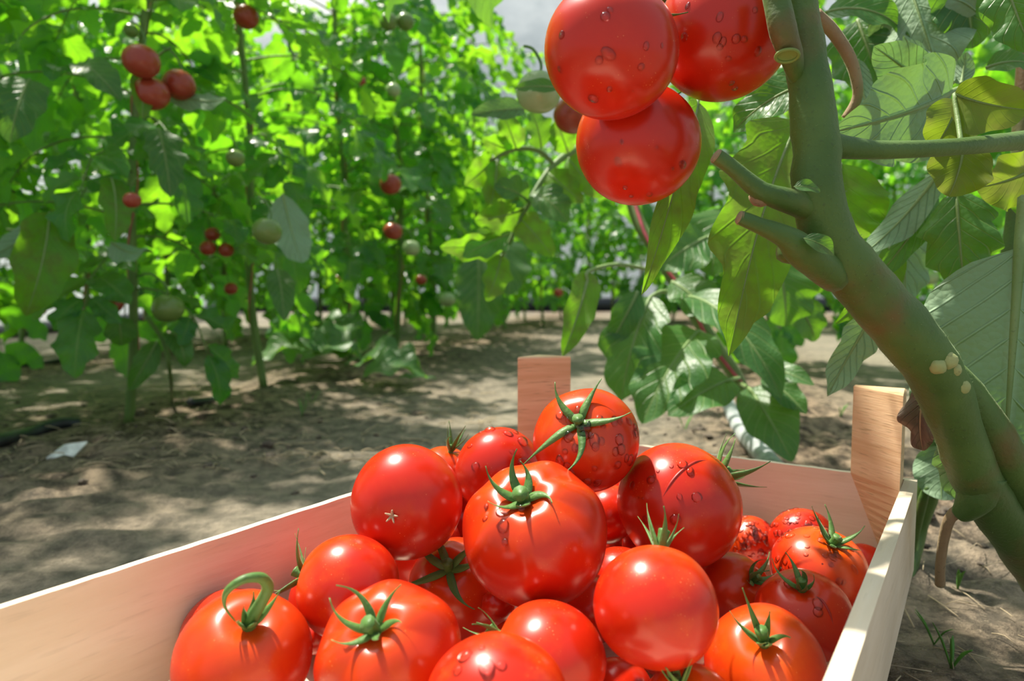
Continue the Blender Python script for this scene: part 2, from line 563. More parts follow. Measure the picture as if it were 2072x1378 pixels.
# ------------------------------------------------------------------ ground
def rowdist(x, y):
    """1 in the planted beds, 0 on the trodden paths"""
    xa = -0.62 * S + 0.20 * (y - 1.05 * S)
    xb = 0.36 * S + 0.22 * (y - 0.75 * S)
    xd = -1.25 * S + 0.17 * (y - 1.9 * S)
    f = 0.0
    for c, w in ((xa + 0.08 * S, 0.36 * S), (xb, 0.24 * S), (xd, 0.25 * S), (xb + 1.1 * S, 0.25 * S)):
        f = max(f, math.exp(-((x - c) / w) ** 2))
    return f
def gz(x, y):
    b = rowdist(x, y)
    v = Vector((x, y, 0))
    h = 0.010 * mnoise.noise(v * 3.1) + 0.004 * mnoise.noise(v * 13)
    h += b * (0.010 + 0.018 * mnoise.noise(v * 24) + 0.007 * mnoise.noise(v * 61))
    dd = math.hypot(x - 0.04, y - 0.3)
    h *= min(1.0, max(0.25, (dd - 0.15) / 0.4))
    return h * min(1.0, 4.5 / max(y, 0.5)) - 0.004
def G2(px, py):
    p_ = G(px, py)
    p_.z = gz(p_.x, p_.y)
    return p_

ys = [-0.8, -0.3, 0.0] + list(np.geomspace(0.12, 12.0, 300))
sx = np.linspace(-1, 1, 241)
xs_ = np.sign(sx) * (np.abs(sx) * 0.9 + np.abs(sx) ** 3.2 * 8.0)
V, Bd = [], []
for y in ys:
    for x in xs_:
        x2 = x + 0.15 * y
        V.append((x2, y, gz(x2, y)))
        Bd.append(rowdist(x2, y))
nx_ = len(xs_)
Fc = [(i * nx_ + j, i * nx_ + j + 1, (i + 1) * nx_ + j + 1, (i + 1) * nx_ + j) for i in range(len(ys) - 1) for j in range(nx_ - 1)]
mb = MB()
mb.add(V, Fc)
ground = mb.obj('ground', M['soil'])
at = ground.data.attributes.new('bed', 'FLOAT', 'POINT')
at.data.foreach_set('value', Bd)
ground['kind'] = 'structure'

# film walls of the greenhouse
def film_wall(name, a, b, h, n=60):
    mb = MB()
    V, Fc = [], []
    a, b = Vector(a), Vector(b)
    nrm = (b - a).cross(Vector((0, 0, 1))).normalized()
    zs = [-0.05, 0.15, 0.5, 1.0, 1.6, 2.2, 2.8, 3.4, 4.0, 5.0]
    zs = [z for z in zs if z <= h]
    for i in range(n + 1):
        t = i / n
        for z in zs:
            q = a.lerp(b, t)
            bow = 0.04 * mnoise.noise(q * 1.7 + Vector((0, 0, z))) - max(0, z - 1.6) ** 2 * 0.16
            q = q + nrm * bow
            V.append((q.x, q.y, z))
    k = len(zs)
    for i in range(n):
        for j in range(k - 1):
            Fc.append((i * k + j, (i + 1) * k + j, (i + 1) * k + j + 1, i * k + j + 1))
    mb.add(V, Fc)
    o = mb.obj(name, M['film'])
    o['kind'] = 'structure'
    return o
wl0, wl1 = G(-60, 722), G(370, 652)
wd = (wl1 - wl0).normalized()
wo = Vector((-wd.y, wd.x, 0)) * 0.45
wl0 = wl0 + wo
film_wall('wall_left', wl0 - wd * 1.5, wl0 + wd * 9.0, 2.3)
film_wall('wall_back', (-6.5, 8.6, 0), (7.5, 8.6, 0), 5.0)
film_wall('wall_right', (5.6, 8.6, 0), (3.4, 0.2, 0), 2.3)
mb = MB()
tube(mb, [wl0 - wd * 1.5 + Vector((0, 0, .03)), wl0 + wd * 3 + Vector((0.03, 0, .03)), wl0 + wd * 9 + Vector((0, 0, .03))], 0.035, 8, 20)
o = mb.obj('trim_left', M['hose'])
o['kind'] = 'structure'
mb = MB()
tube(mb, [Vector((-6.4, 8.5, .06)), Vector((0, 8.48, .07)), Vector((7.4, 8.5, .06))], 0.09, 8, 20)
o = mb.obj('trim_back', M['hose'])
o['kind'] = 'structure'

# ------------------------------------------------------------------ crate
cr_l = Vector((-0.5595, -0.8288, 0))
cr_b = Vector((0.8412, -0.5408, 0))
RIM, SLAT = 0.095 * S, 0.041 * S
A0 = (Vector((0.0151, 0.5372, 0)) + cr_b * 0.006) * S
CW = 0.2495 * S
CL = 0.45 * S
R0 = A0 + cr_b * CW
crate = empty('wooden_crate', A0 + (cr_b * CW + cr_l * CL) / 2)
tag(crate, 'pale wooden crate on the soil, full of ripe red tomatoes', 'crate')
def board(name, origin, xdir, length, thick, z0, z1, mat, label=None):
    """plank lying along xdir from origin, thick measured to the left of xdir"""
    mb = MB()
    n = 60
    rg = random.Random(int(length * 1e4))
    V, Fc = [], []
    for i in range(n + 1):
        x = length * i / n
        w0, w1 = (rg.uniform(-1, 1) * 0.00018 for _ in range(2))
        V += [(x, 0, z0 + w0), (x, thick, z0 + w0), (x, thick, z1 + w1), (x, thick * 0.5, z1 + w1 + 0.0003), (x, 0, z1 + w1 * 0.6)]
    for i in range(n):
        for k in range(5):
            k2 = (k + 1) % 5
            Fc.append((i * 5 + k, (i + 1) * 5 + k, (i + 1) * 5 + k2, i * 5 + k2))
    Fc.append((0, 1, 2, 3, 4))
    Fc.append(tuple(n * 5 + k for k in (4, 3, 2, 1, 0)))
    mb.add(V, Fc)
    me = mb.mesh(name, smooth=False)
    me.materials.append(mat)
    o = bpy.data.objects.new(name, me)
    COL.objects.link(o)
    o.location = origin
    o.rotation_euler = (0, 0, math.atan2(xdir.y, xdir.x))
    o.parent = crate
    o.matrix_parent_inverse = Matrix.Translation(crate.location).inverted()
    if label:
        o['label'] = label
    return o
TB = 0.0042 * S
# left, right, far and near boards; their inner faces are the crate's inside
board('side_board', A0 - cr_b * TB + cr_l * CL, -cr_l, CL + TB, -TB, SLAT, RIM, M['board']).location = A0 + cr_l * CL - cr_b * 0.0
board('side_board', R0 + cr_l * CL, -cr_l, CL + 0.004 * S, -0.0065 * S, SLAT, RIM, M['board'])
board('end_board', A0 - cr_b * TB, cr_b, CW + TB, TB, SLAT, RIM, M['board'])
board('end_board', A0 + cr_l * CL, cr_b, CW, -TB, SLAT, RIM, M['board'])
mb = MB()
q = [A0, R0, R0 + cr_l * CL, A0 + cr_l * CL]
mb.add([(p_.x, p_.y, 0.0335 * S - 0.005 * S) for p_ in q] + [(p_.x, p_.y, 0.0335 * S) for p_ in q],
       [(3, 2, 1, 0), (4, 5, 6, 7), (0, 1, 5, 4), (1, 2, 6, 5), (2, 3, 7, 6), (3, 0, 4, 7)])
mb.obj('bottom_panel', M['board'], crate, smooth=False)
for t in (0.12, 0.88):
    mb = MB()
    c0 = A0 + cr_b * CW * t
    for_w = cr_b * 0.012 * S
    q = [c0 - for_w, c0 + for_w, c0 + for_w + cr_l * CL, c0 - for_w + cr_l * CL]
    mb.add([(p_.x, p_.y, -0.004) for p_ in q] + [(p_.x, p_.y, 0.0285 * S) for p_ in q],
           [(3, 2, 1, 0), (4, 5, 6, 7), (0, 1, 5, 4), (1, 2, 6, 5), (2, 3, 7, 6), (3, 0, 4, 7)])
    mb.obj('runner', M['post'], crate, smooth=False)
def post(c, d1, d2, ztop, leg=0.0285 * S, taper1=1.0, taper2=1.0):
    """three-cornered post in the corner c, its legs along d1 and d2, sawn to a wedge below the rim"""
    mb = MB()
    V, Fc = [], []
    zs = [0.0338 * S] + [0.04 * S + 0.055 * S * i / 12 for i in range(1, 13)] + [0.10 * S, 0.11 * S, 0.125 * S, 0.14 * S, ztop - 0.0012, ztop]
    for i, z in enumerate(zs):
        k1 = taper1 + (1 - taper1) * min(1, max(0, (z - 0.04 * S) / (0.055 * S)))
        k2 = taper2 + (1 - taper2) * min(1, max(0, (z - 0.04 * S) / (0.055 * S)))
        sh = 0.0010 if i == len(zs) - 1 else 0.0
        a_ = c + d1 * (leg * k1 - sh)
        b_ = c + d2 * (leg * k2 - sh)
        cc = c + (d1 + d2) * (0.0006 + sh)
        V += [(cc.x, cc.y, z), (a_.x, a_.y, z), (b_.x, b_.y, z)]
    n = len(zs)
    for i in range(n - 1):
        for k in range(3):
            k2 = (k + 1) % 3
            Fc.append((i * 3 + k, i * 3 + k2, (i + 1) * 3 + k2, (i + 1) * 3 + k))
    Fc += [(2, 1, 0), ((n - 1) * 3, (n - 1) * 3 + 1, (n - 1) * 3 + 2)]
    mb.add(V, Fc)
    o = mb.obj('corner_post', M['post'], crate, smooth=False)
    return o
post(A0, cr_l, cr_b, 0.1565 * S)
post(R0, -cr_b, cr_l, 0.149 * S, taper1=0.25)
post(R0 + cr_l * CL, -cr_b, -cr_l, 0.15 * S)
post(A0 + cr_l * CL, -cr_l, cr_b, 0.15 * S)

# ------------------------------------------------------------------ tomatoes
def tomato_body(r, seed, ribs=5, rib=0.012, squash=0.90, dimple=0.16, res=(40, 56)):
    rg = np.random.default_rng(seed)
    nt_, nph = res
    t = np.linspace(0, PI, nt_ + 1)
    ph = np.linspace(0, 2 * PI, nph, endpoint=False)
    d0 = rg.random(4) * 6.28
    tt, pp = np.meshgrid(t, ph, indexing='ij')
    g = np.exp(-((tt - 0.55) / 0.75) ** 2)
    lob = 1 + rib * np.cos(ribs * pp + d0[0]) * g + rib * 0.6 * np.cos((ribs - 2) * pp + d0[1]) * g + 0.012 * np.cos(2 * pp + d0[2]) + 0.010 * np.cos(3 * pp + d0[3]) * np.sin(tt)
    crease = rib * 1.5 * np.exp(-((tt - 0.4) / 0.35) ** 2) * (np.abs(np.cos(ribs * 0.5 * pp + d0[0] / 2)) ** 0.5 - 0.8)
    rr = r * np.sin(tt) * (lob + crease) / (1 + rib + 0.015)
    z = r * squash * np.cos(tt)
    z = z - r * dimple * np.exp(-(np.sin(tt) / 0.27) ** 2) * (tt < PI / 2) + r * 0.05 * np.exp(-(np.sin(tt) / 0.35) ** 2) * (tt > PI / 2)
    z = z * (1 + 0.03 * np.cos(pp + d0[1]) * np.sin(tt))
    V = np.stack([rr * np.cos(pp), rr * np.sin(pp), z], -1)
    uv = np.stack([pp / (2 * PI), tt / PI], -1)
    Vl = [V[0, 0]] + list(V[1:-1].reshape(-1, 3)) + [V[-1, 0]]
    Ul = [(0, 0)] + list(uv[1:-1].reshape(-1, 2)) + [(0, 1)]
    Fc = []
    idx = lambda i, j: 1 + (i - 1) * nph + j % nph
    last = len(Vl) - 1
    for j in range(nph):
        Fc.append((0, idx(1, j), idx(1, j + 1)))
        Fc.append((last, idx(nt_ - 1, j + 1), idx(nt_ - 1, j)))
        for i in range(1, nt_ - 1):
            Fc.append((idx(i, j), idx(i + 1, j), idx(i + 1, j + 1), idx(i, j + 1)))
    mb = MB()
    mb.add(Vl, Fc, Ul)
    return mb

def axis_matrix(c, ax, roll=0.0):
    ax = Vector(ax).normalized()
    q = ax.to_track_quat('Z', 'Y')
    return Matrix.Translation(c) @ q.to_matrix().to_4x4() @ Matrix.Rotation(roll, 4, 'Z')

def make_calyx(root, r, squash, dimple, rg, n=6, length=0.75, lift=0.35, curl=0.5, stalk=0.25, bend=None, width=0.11):
    width, length = width * 0.82, length * 1.18
    z0 = r * squash - r * dimple + r * 0.01
    mb = MB()
    a0 = rg.uniform(0, 6.28)
    for k in range(n):
        an = a0 + 2 * PI * k / n + rg.uniform(-0.22, 0.22)
        L = r * length * rg.uniform(0.75, 1.15)
        e0 = lift + rg.uniform(-0.15, 0.35)
        e1 = e0 + curl * rg.uniform(-0.5, 1.3)
        tw = rg.uniform(-0.6, 0.6)
        pts, rad = [], []
        x, z = r * 0.015, z0
        ns = 7
        wr = [0.55, 0.95, 1.0, 0.85, 0.62, 0.38, 0.16, 0.04]
        for i in range(ns + 1):
            s_ = i / ns
            a2 = an + tw * s_ * s_
            pts.append(Vector((math.cos(a2) * x, math.sin(a2) * x, z)))
            rad.append(max(0.0003, r * width * wr[i]))
            e = e0 + (e1 - e0) * s_
            st = L / ns
            x += st * math.cos(e)
            z += st * math.sin(e)
            # stay clear of the shoulder
            rr = min(x / r, 0.999)
            zs = r * squash * math.sqrt(max(0, 1 - rr * rr)) - r * dimple * math.exp(-(rr / 0.27) ** 2) + r * 0.045
            z = max(z, zs)
        tube(mb, pts, rad, 6, 2, flat=0.30, up=Vector((0, 0, 1)))
    c = mb.obj('calyx', M['calyx'])
    c.parent = root
    mb = MB()
    sl = r * stalk
    pts = [Vector((0, 0, z0 - r * 0.02)), Vector((r * .01, 0, z0 + sl * 0.5)), Vector((r * 0.03, r * .02, z0 + sl))]
    if bend:
        pts = [Vector(p_) * r + Vector((0, 0, z0)) for p_ in bend]
        rad = [r * 0.105, r * 0.095, r * 0.085, r * 0.085, r * 0.075, r * 0.06, r * 0.05, r * 0.022, r * 0.008][:len(pts)]
        tube(mb, pts, rad, 9, 5)
    else:
        tube(mb, pts, [r * 0.10, r * 0.085, r * 0.105], 9, 4)
    s_ = mb.obj('stalk', M['calyx'])
    s_.parent = root
    return c

def make_drops(root, r, squash, rg, n, size=(0.001, 0.0026), focus=None, spread=0.9):
    """water drops on the skin round the local direction focus"""
    mb = MB()
    f = Vector(focus).normalized()
    done = 0
    while done < n:
        d = Vector((rg.gauss(0, 1), rg.gauss(0, 1), rg.gauss(0, 1))).normalized()
        if d.angle(f) > spread:
            continue
        done += 1
        rad = rg.uniform(*size) * S * 1.3
        e = Vector((d.x, d.y, d.z / squash)).normalized()
        # point on the oblate body
        k = 1 / math.sqrt(d.x ** 2 + d.y ** 2 + (d.z / squash) ** 2)
        c = d * (k * r * 0.968)
        q = Vector((d.x, d.y, d.z / squash ** 2)).normalized()
        x = q.orthogonal().normalized()
        y = q.cross(x)
        st = rg.uniform(0.9, 1.5)
        V, Fc = [], []
        for i in range(5):
            t = PI / 2 * i / 4 * 1.12
            for j in range(9):
                a_ = 2 * PI * j / 9
                V.append((c + q * (math.cos(t) * rad * 0.55) + (x * math.cos(a_) * st + y * math.sin(a_)) * math.sin(min(t, PI / 2)) * rad)[:])
        for i in range(4):
            for j in range(9):
                Fc.append((i * 9 + j, (i + 1) * 9 + j, (i + 1) * 9 + (j + 1) % 9, i * 9 + (j + 1) % 9))
        Fc.append(tuple(range(9))[::-1])
        Fc.append(tuple(36 + j for j in range(9)))
        mb.add(V, Fc)
    o = mb.obj('water_droplets', M['water'])
    o.parent = root
    o['kind'] = 'stuff'
    return o

def hit_axis(c, r, px, py):
    d = ray(px, py).normalized()
    oc = CAM - c
    b_ = oc.dot(d)
    disc = b_ * b_ - (oc.length_squared - r * r)
    t = -b_ - math.sqrt(max(disc, 0))
    return ((CAM + d * t) - c).normalized()

def tomato(px, py, d, r, label, seed, cal=None, axis=None, group='tomatoes in the crate', mat='tomato', orange=0.6, ribs=5, rib=0.010, squash=0.90,
           dimple=0.14, calyx=None, drops=None, cat='tomato', big=1.0, name='tomato', res=(40, 56), roll=None):
    c = P(px, py, d)
    r = r * S * big
    ax = Vector(axis).normalized() if axis is not None else hit_axis(c, r * 0.93, *cal)
    rg = random.Random(seed)
    mb = tomato_body(r, seed, ribs, rib, squash, dimple, res)
    o = mb.obj(name, M[mat])
    o.matrix_world = axis_matrix(c, ax, rg.uniform(0, 6.28) if roll is None else roll)
    o.color = (orange, 0, 0, 1)
    tag(o, label, cat, group)
    if calyx is not None:
        make_calyx(o, r, squash, dimple, rg, **calyx)
    if drops is not None:
        dd = dict(drops)
        f = dd.pop('focus')
        loc = o.matrix_world.to_3x3().inverted() @ hit_axis(c, r, *f)
        make_drops(o, r, squash, rg, focus=loc, **dd)
    return o

M['crack'] = plain('split_skin', (0.42, 0.02, 0.012), 0.4)
rp0 = random.Random(3)
CAL = dict(n=6, length=0.75, lift=0.35, curl=0.5)
tomato(1186, 890, 0.343, 0.02676, 'topmost red tomato of the heap, star-shaped green calyx and water drops', 1, cal=(1168, 850), orange=0.5, ribs=6, rib=0.012, dimple=.17,
       calyx=dict(n=5, length=0.95, lift=0.10, curl=0.25, stalk=0.2, width=0.10), drops=dict(n=46, focus=(1215, 880), spread=1.0, size=(0.0005, 0.0021)))
tomato(1010, 952, 0.3925, 0.02556, 'red tomato with water drops directly behind the big ribbed one', 2, axis=(-0.3, 0.9, 0.25), orange=0.35,
       drops=dict(n=9, focus=(1005, 915), spread=0.9, size=(0.0008, 0.0030)))
tomato(900, 958, 0.4186, 0.01788, 'small tomato almost hidden at the back, two green sepals pointing up', 3, axis=(0.25, -0.1, 0.9), orange=0.5,
       calyx=dict(n=6, length=0.95, lift=0.9, curl=0.3))
o4 = tomato(823, 1015, 0.3236, 0.0269, 'round stemless red tomato high at the left with a dry flower scar', 4, axis=tuple(-hit_axis(P(823, 1015, 0.3236), 0.0269 * S, 790, 1050)), orange=0.25, squash=0.95)
tomato(1082, 1078, 0.3016, 0.03399, 'biggest ribbed red tomato in the middle of the heap', 5, cal=(1052, 985), orange=0.45, ribs=7, rib=0.050, squash=0.84, dimple=.20,
       calyx=dict(n=6, length=0.48, lift=0.30, curl=0.6, stalk=0.20, width=0.085), drops=dict(n=7, focus=(1010, 1040), spread=0.45, size=(0.0006, 0.0022)), res=(52, 96))
tomato(1372, 1022, 0.3491, 0.03195, 'large red tomato with a cracked shoulder leaning on the far board', 6, axis=(0.80, 0.30, 0.42), orange=0.5, ribs=6, rib=0.012, squash=0.95,
       calyx=dict(n=7, length=0.75, lift=0.75, curl=0.5, width=0.085), drops=dict(n=14, focus=(1365, 980), spread=0.85, size=(0.0006, 0.0022)))
tomato(1325, 1228, 0.2519, 0.02285, 'smooth round red tomato right of centre, sepals rising behind it', 7, cal=None, axis=(0.22, 0.62, 0.75), orange=0.6, squash=0.95, dimple=.10,
       calyx=dict(n=5, length=0.80, lift=1.0, curl=0.35, stalk=0.42, width=0.09))
tomato(705, 1188, 0.2879, 0.02182, 'shiny orange-red tomato between the curled stem and the stemless one', 8, axis=(-0.92, 0.05, 0.22), orange=0.75, squash=0.97,
       calyx=dict(n=5, length=0.75, lift=0.5, curl=0.4, width=0.10))
tomato(690, 1215, 0.3275, 0.02515, 'dark red tomato against the left board, mostly hidden', 9, axis=(-0.4, 0.5, 0.6), orange=0.1, squash=0.92)
tomato(492, 1330, 0.2575, 0.02536, 'tomato at the left end with a long curled green stem', 10, cal=(505, 1250), orange=0.55, ribs=5, rib=0.012, squash=0.90, dimple=.18, roll=0.0,
       calyx=dict(n=5, length=0.52, lift=0.95, curl=0.4, width=0.10,
                  bend=[(0, 0, -0.03), (0.06, 0.02, 0.22), (0.16, 0.05, 0.48), (0.21, 0.07, 0.70), (0.10, 0.08, 0.92), (-0.14, 0.07, 0.99), (-0.34, 0.04, 0.86), (-0.36, 0.0, 0.60), (-0.20, -0.02, 0.24)]))
tomato(787, 1325, 0.2466, 0.02745, 'wide ribbed tomato in the front row with a short cut stalk', 11, cal=(748, 1258), orange=0.45, ribs=6, rib=0.055, squash=0.84, dimple=.18,
       calyx=dict(n=6, length=0.58, lift=0.55, curl=0.5, stalk=0.24, width=0.075), res=(52, 96))
tomato(1005, 1432, 0.2146, 0.02325, 'tomato cut by the bottom edge, drops and a scratch on it', 12, axis=(0.25, 0.85, 0.35), orange=0.85, squash=0.92,
       drops=dict(n=6, focus=(985, 1345), spread=0.45, size=(0.0007, 0.0020)))
tomato(1105, 1345, 0.2568, 0.02324, 'dull red tomato under the biggest one in the front', 13, axis=(-0.85, 0.25, 0.40), orange=0.4, squash=0.95,
       calyx=dict(n=5, length=0.55, lift=0.8, curl=0.3, width=0.07))
tomato(925, 1190, 0.3409, 0.02527, 'shaded tomato deep in the heap with sepals spread to the left', 14, cal=(905, 1145), orange=0.45, ribs=6, rib=0.02,
       calyx=dict(n=6, length=0.85, lift=0.3, curl=0.2))
tomato(1190, 1235, 0.3319, 0.01847, 'sliver of a dark tomato in the gap below the biggest one', 15, axis=(-0.3, 0.4, 0.7), orange=0.1)
tomato(1547, 1345, 0.2734, 0.02394, 'orange-red tomato beside the right board, tall upright sepals', 16, cal=(1545, 1287), orange=0.8, ribs=5, rib=0.014, squash=0.86, dimple=.18,
       calyx=dict(n=6, length=0.80, lift=0.95, curl=0.4, stalk=0.38, width=0.085))
tomato(1395, 1445, 0.2494, 0.01809, 'tomato peeping over the bottom edge with curved sepals', 17, cal=(1372, 1378), orange=0.85,
       calyx=dict(n=6, length=0.95, lift=0.8, curl=0.5, width=0.10))
tomato(1625, 1245, 0.3126, 0.02157, 'darker red tomato by the right board with knotted curled calyx', 18, cal=(1622, 1182), orange=0.25, squash=0.9, ribs=5, rib=.015,
       calyx=dict(n=6, length=0.62, lift=0.7, curl=1.6, width=0.09), drops=dict(n=6, focus=(1600, 1220), spread=0.7, size=(0.0006, 0.0018)))
tomato(1658, 1155, 0.3507, 0.02473, 'wet orange-red tomato under the right corner post', 19, cal=(1693, 1085), orange=0.85, squash=0.84, ribs=5, rib=.012,
       calyx=dict(n=6, length=0.75, lift=0.5, curl=0.6, stalk=0.22, width=0.09), drops=dict(n=44, focus=(1640, 1100), spread=1.0, size=(0.0005, 0.0018)))
tomato(1622, 1092, 0.3997, 0.01887, 'wet tomato touching the far board behind the corner one', 20, axis=(0.1, 0.8, 0.5), orange=0.7,
       drops=dict(n=50, focus=(1620, 1045), spread=1.0, size=(0.0005, 0.0016)))
tomato(1515, 1097, 0.4263, 0.01702, 'small orange tomato covered in drops by the far board', 21, axis=(-0.7, 0.1, 0.6), orange=1.0, ribs=6, rib=.02,
       calyx=dict(n=5, length=0.8, lift=0.8, curl=0.3), drops=dict(n=60, focus=(1525, 1075), spread=1.0, size=(0.0005, 0.0016)))
tomato(1484, 1192, 0.3543, 0.01933, 'shaded tomato with a tangled dark calyx in the right gap', 22, cal=(1530, 1170), orange=0.45,
       calyx=dict(n=6, length=0.7, lift=0.5, curl=1.5, width=0.10))
tomato(1250, 1400, 0.2717, 0.01427, 'dark little tomato low in the front gap', 23, axis=(0, 0.6, 0.7), orange=0.1)
for fx, fy, fz, fr in [(0.02, 0.4471, 0.059, 0.025), (0.0881, 0.3898, 0.0593, 0.025), (0.0182, 0.3956, 0.0591, 0.025), (-0.0532, 0.3844, 0.0592, 0.025), (0.0985, 0.4485, 0.0596, 0.025), (0.0209, 0.4998, 0.0562, 0.022), (-0.0267, 0.4267, 0.0599, 0.022), (-0.1207, 0.2893, 0.056, 0.022), (0.0569, 0.3542, 0.053, 0.019), (0.013, 0.3496, 0.0657, 0.019), (0.0691, 0.2954, 0.053, 0.019), (0.0519, 0.4736, 0.0501, 0.016), (0.0025, 0.2859, 0.0502, 0.016), (0.1849, 0.3655, 0.0472, 0.013), (0.203, 0.3902, 0.0473, 0.013), (0.0512, 0.4111, 0.0472, 0.013), (0.0741, 0.4205, 0.0454, 0.011), (-0.0063, 0.3054, 0.0629, 0.008), (-0.0661, 0.2789, 0.0473, 0.0133), (0.054, 0.3779, 0.0813, 0.0172), (-0.0094, 0.356, 0.0431, 0.009), (-0.0723, 0.2952, 0.0415, 0.005), (0.063, 0.4246, 0.0755, 0.0205), (-0.0834, 0.2852, 0.0579, 0.0075), (0.0395, 0.2819, 0.0413, 0.0073)]:
    r_ = fr * S
    mb = tomato_body(r_, int(fx * 1e4) % 999 + 1000, 5, .008, .92, .14, (24, 36))
    o = mb.obj('tomato', M['tomato'])
    o.matrix_world = axis_matrix(Vector((fx, fy, fz)) * S, (rp0.uniform(-.6, .6), rp0.uniform(.1, .8), .6), 0)
    o.color = (.15, 0, 0, 1)
    tag(o, 'red tomato deep in the crate, buried under the visible heap', 'tomato', 'buried tomatoes')
def crack(o, c, r, pts, w, mat):
    # a split in the skin, pressed into the surface
    mb = MB()
    inv = o.matrix_world.inverted()
    q = []
    for px, py in pts:
        d = hit_axis(c, r, px, py)
        loc = (o.matrix_world.to_3x3().inverted() @ d).normalized()
        ok, hit, nn, fi = o.ray_cast(loc * r * 3, -loc)
        q.append(hit + nn * (-w * .2) if ok else loc * r * .9)
    n = len(q)
    tube(mb, q, [w * .2] + [w] * (n - 2) + [w * .2], 8, 6)
    k = mb.obj('skin_crack', mat)
    k.parent = o
    k['label'] = 'dark split in the skin'
bpy.context.view_layer.update()
o6 = [o for o in bpy.data.objects if o.get('label', '').startswith('large red tomato with a cracked')][0]
crack(o6, P(1372, 1022, .3491), .03195 * S, [(1432, 928), (1408, 932), (1380, 950), (1355, 978), (1338, 1010)], .0007 * S, M['crack'])
o18 = [o for o in bpy.data.objects if o.get('label', '').startswith('darker red tomato by')][0]
crack(o18, P(1625, 1245, .3126), .02157 * S, [(1648, 1196), (1668, 1212), (1683, 1240), (1690, 1270)], .0006 * S, M['crack'])
# dry flower scar of the stemless tomato
mb = MB()
c4 = P(823, 1015, 0.3236)
ax4 = hit_axis(c4, 0.0269 * S, 790, 1047)
b4 = c4 + ax4 * (0.0269 * S * 0.90)
e1 = ax4.orthogonal().normalized()
e2 = ax4.cross(e1)
for k in range(5):
    a_ = k * 1.25
    dd = e1 * math.cos(a_) + e2 * math.sin(a_)
    tube(mb, [b4, b4 + dd * .0012 * S + ax4 * .0008 * S, b4 + dd * .0030 * S + ax4 * .0020 * S], [.0007 * S, .0006 * S, .0003 * S], 5, 3)
o = mb.obj('flower_scar', M['straw'])
o.parent = o4
o.matrix_parent_inverse = o4.matrix_world.inverted()

# ------------------------------------------------------------------ hanging truss of three
HG = 'three tomatoes hanging from the near plant'
H_ = [(1236, 104, .300, .0294, (0.30, 0.45, 0.85), 'hanging red tomato nearest the lens, left of the three', 31, (1235, 150)),
      (1462, 68, .338, .0330, (-0.25, 0.35, 0.9), 'hanging red tomato next to the thick stem, right of the three', 32, (1470, 80)),
      (1290, 292, .345, .0312, (0.15, 0.50, 0.85), 'lowest of the three hanging red tomatoes', 33, (1290, 300))]
for px, py, d, r, ax, lab, sd, fo in H_:
    o = tomato(px, py, d, r, lab, sd, axis=ax, group=HG, orange=0.12, squash=0.95, rib=.004, dimple=.14,
               calyx=dict(n=6, length=0.7, lift=0.05, curl=0.2, stalk=0.25), drops=dict(n=15, focus=fo, spread=1.0, size=(0.0006, 0.0019)), res=(56, 80))
    if sd in (31, 33):
        pass

# ------------------------------------------------------------------ the near plant
NP = empty('tomato_plant', P(2250, 1330, .40))
NP.location.z = 0
tag(NP, 'near tomato plant with thick hairy stem arching over the right crate corner', 'plant')
def part(name, mb, mat, root, smooth=True):
    return mb.obj(name, mat, root, smooth)
def W(px, d):
    return px / F * d * S
rg = random.Random(7)
mb = MB()
stem_px = [(1596, -260, .30, 70), (1604, -120, .30, 74), (1612, 0, .30, 78), (1632, 130, .30, 82), (1650, 290, .30, 92), (1655, 400, .30, 96), (1690, 500, .305, 104), (1760, 590, .31, 112),
           (1845, 690, .315, 112), (1900, 770, .32, 106), (1938, 872, .33, 90), (1976, 970, .34, 92), (2044, 1072, .36, 90), (2130, 1200, .39, 85), (2250, 1330, .40, 80)]
tube(mb, [P(a, b, d) for a, b, d, w in stem_px[:-1]] + [NP.location + Vector((0, 0, -.01))], [W(w, d) / 2 for a, b, d, w in stem_px], 20, 6, wob=0.10, rng=rg)
part('stem', mb, M['stem'], NP)
# short pale hairs on the near stem
mb2 = MB()
me_s = bpy.data.objects['stem.%03d' % 0].data if 'stem.000' in bpy.data.objects else mb.mesh('tmp')
rh = random.Random(4)
vv = me_s.vertices
for k in range(2600):
    v_ = vv[rh.randrange(len(vv))]
    w_ = vv[rh.randrange(len(vv))]
    a_ = v_.co + v_.normal.orthogonal().normalized() * rh.uniform(-.001, .001)
    nn = (v_.normal + Vector((rh.uniform(-.5, .5), rh.uniform(-.5, .5), rh.uniform(-.5, .5)))).normalized()
    L_ = rh.uniform(.0006, .0015) * S
    t_ = nn.orthogonal().normalized() * .00006 * S
    b_2 = nn.cross(t_)
    mb2.add([(a_ + t_)[:], (a_ - t_ * .5 + b_2)[:], (a_ - t_ * .5 - b_2)[:], (a_ + nn * L_)[:]], [(0, 1, 3), (1, 2, 3), (2, 0, 3)])
o = mb2.obj('stem_hairs', M['rib'], NP)
o['kind'] = 'stuff'
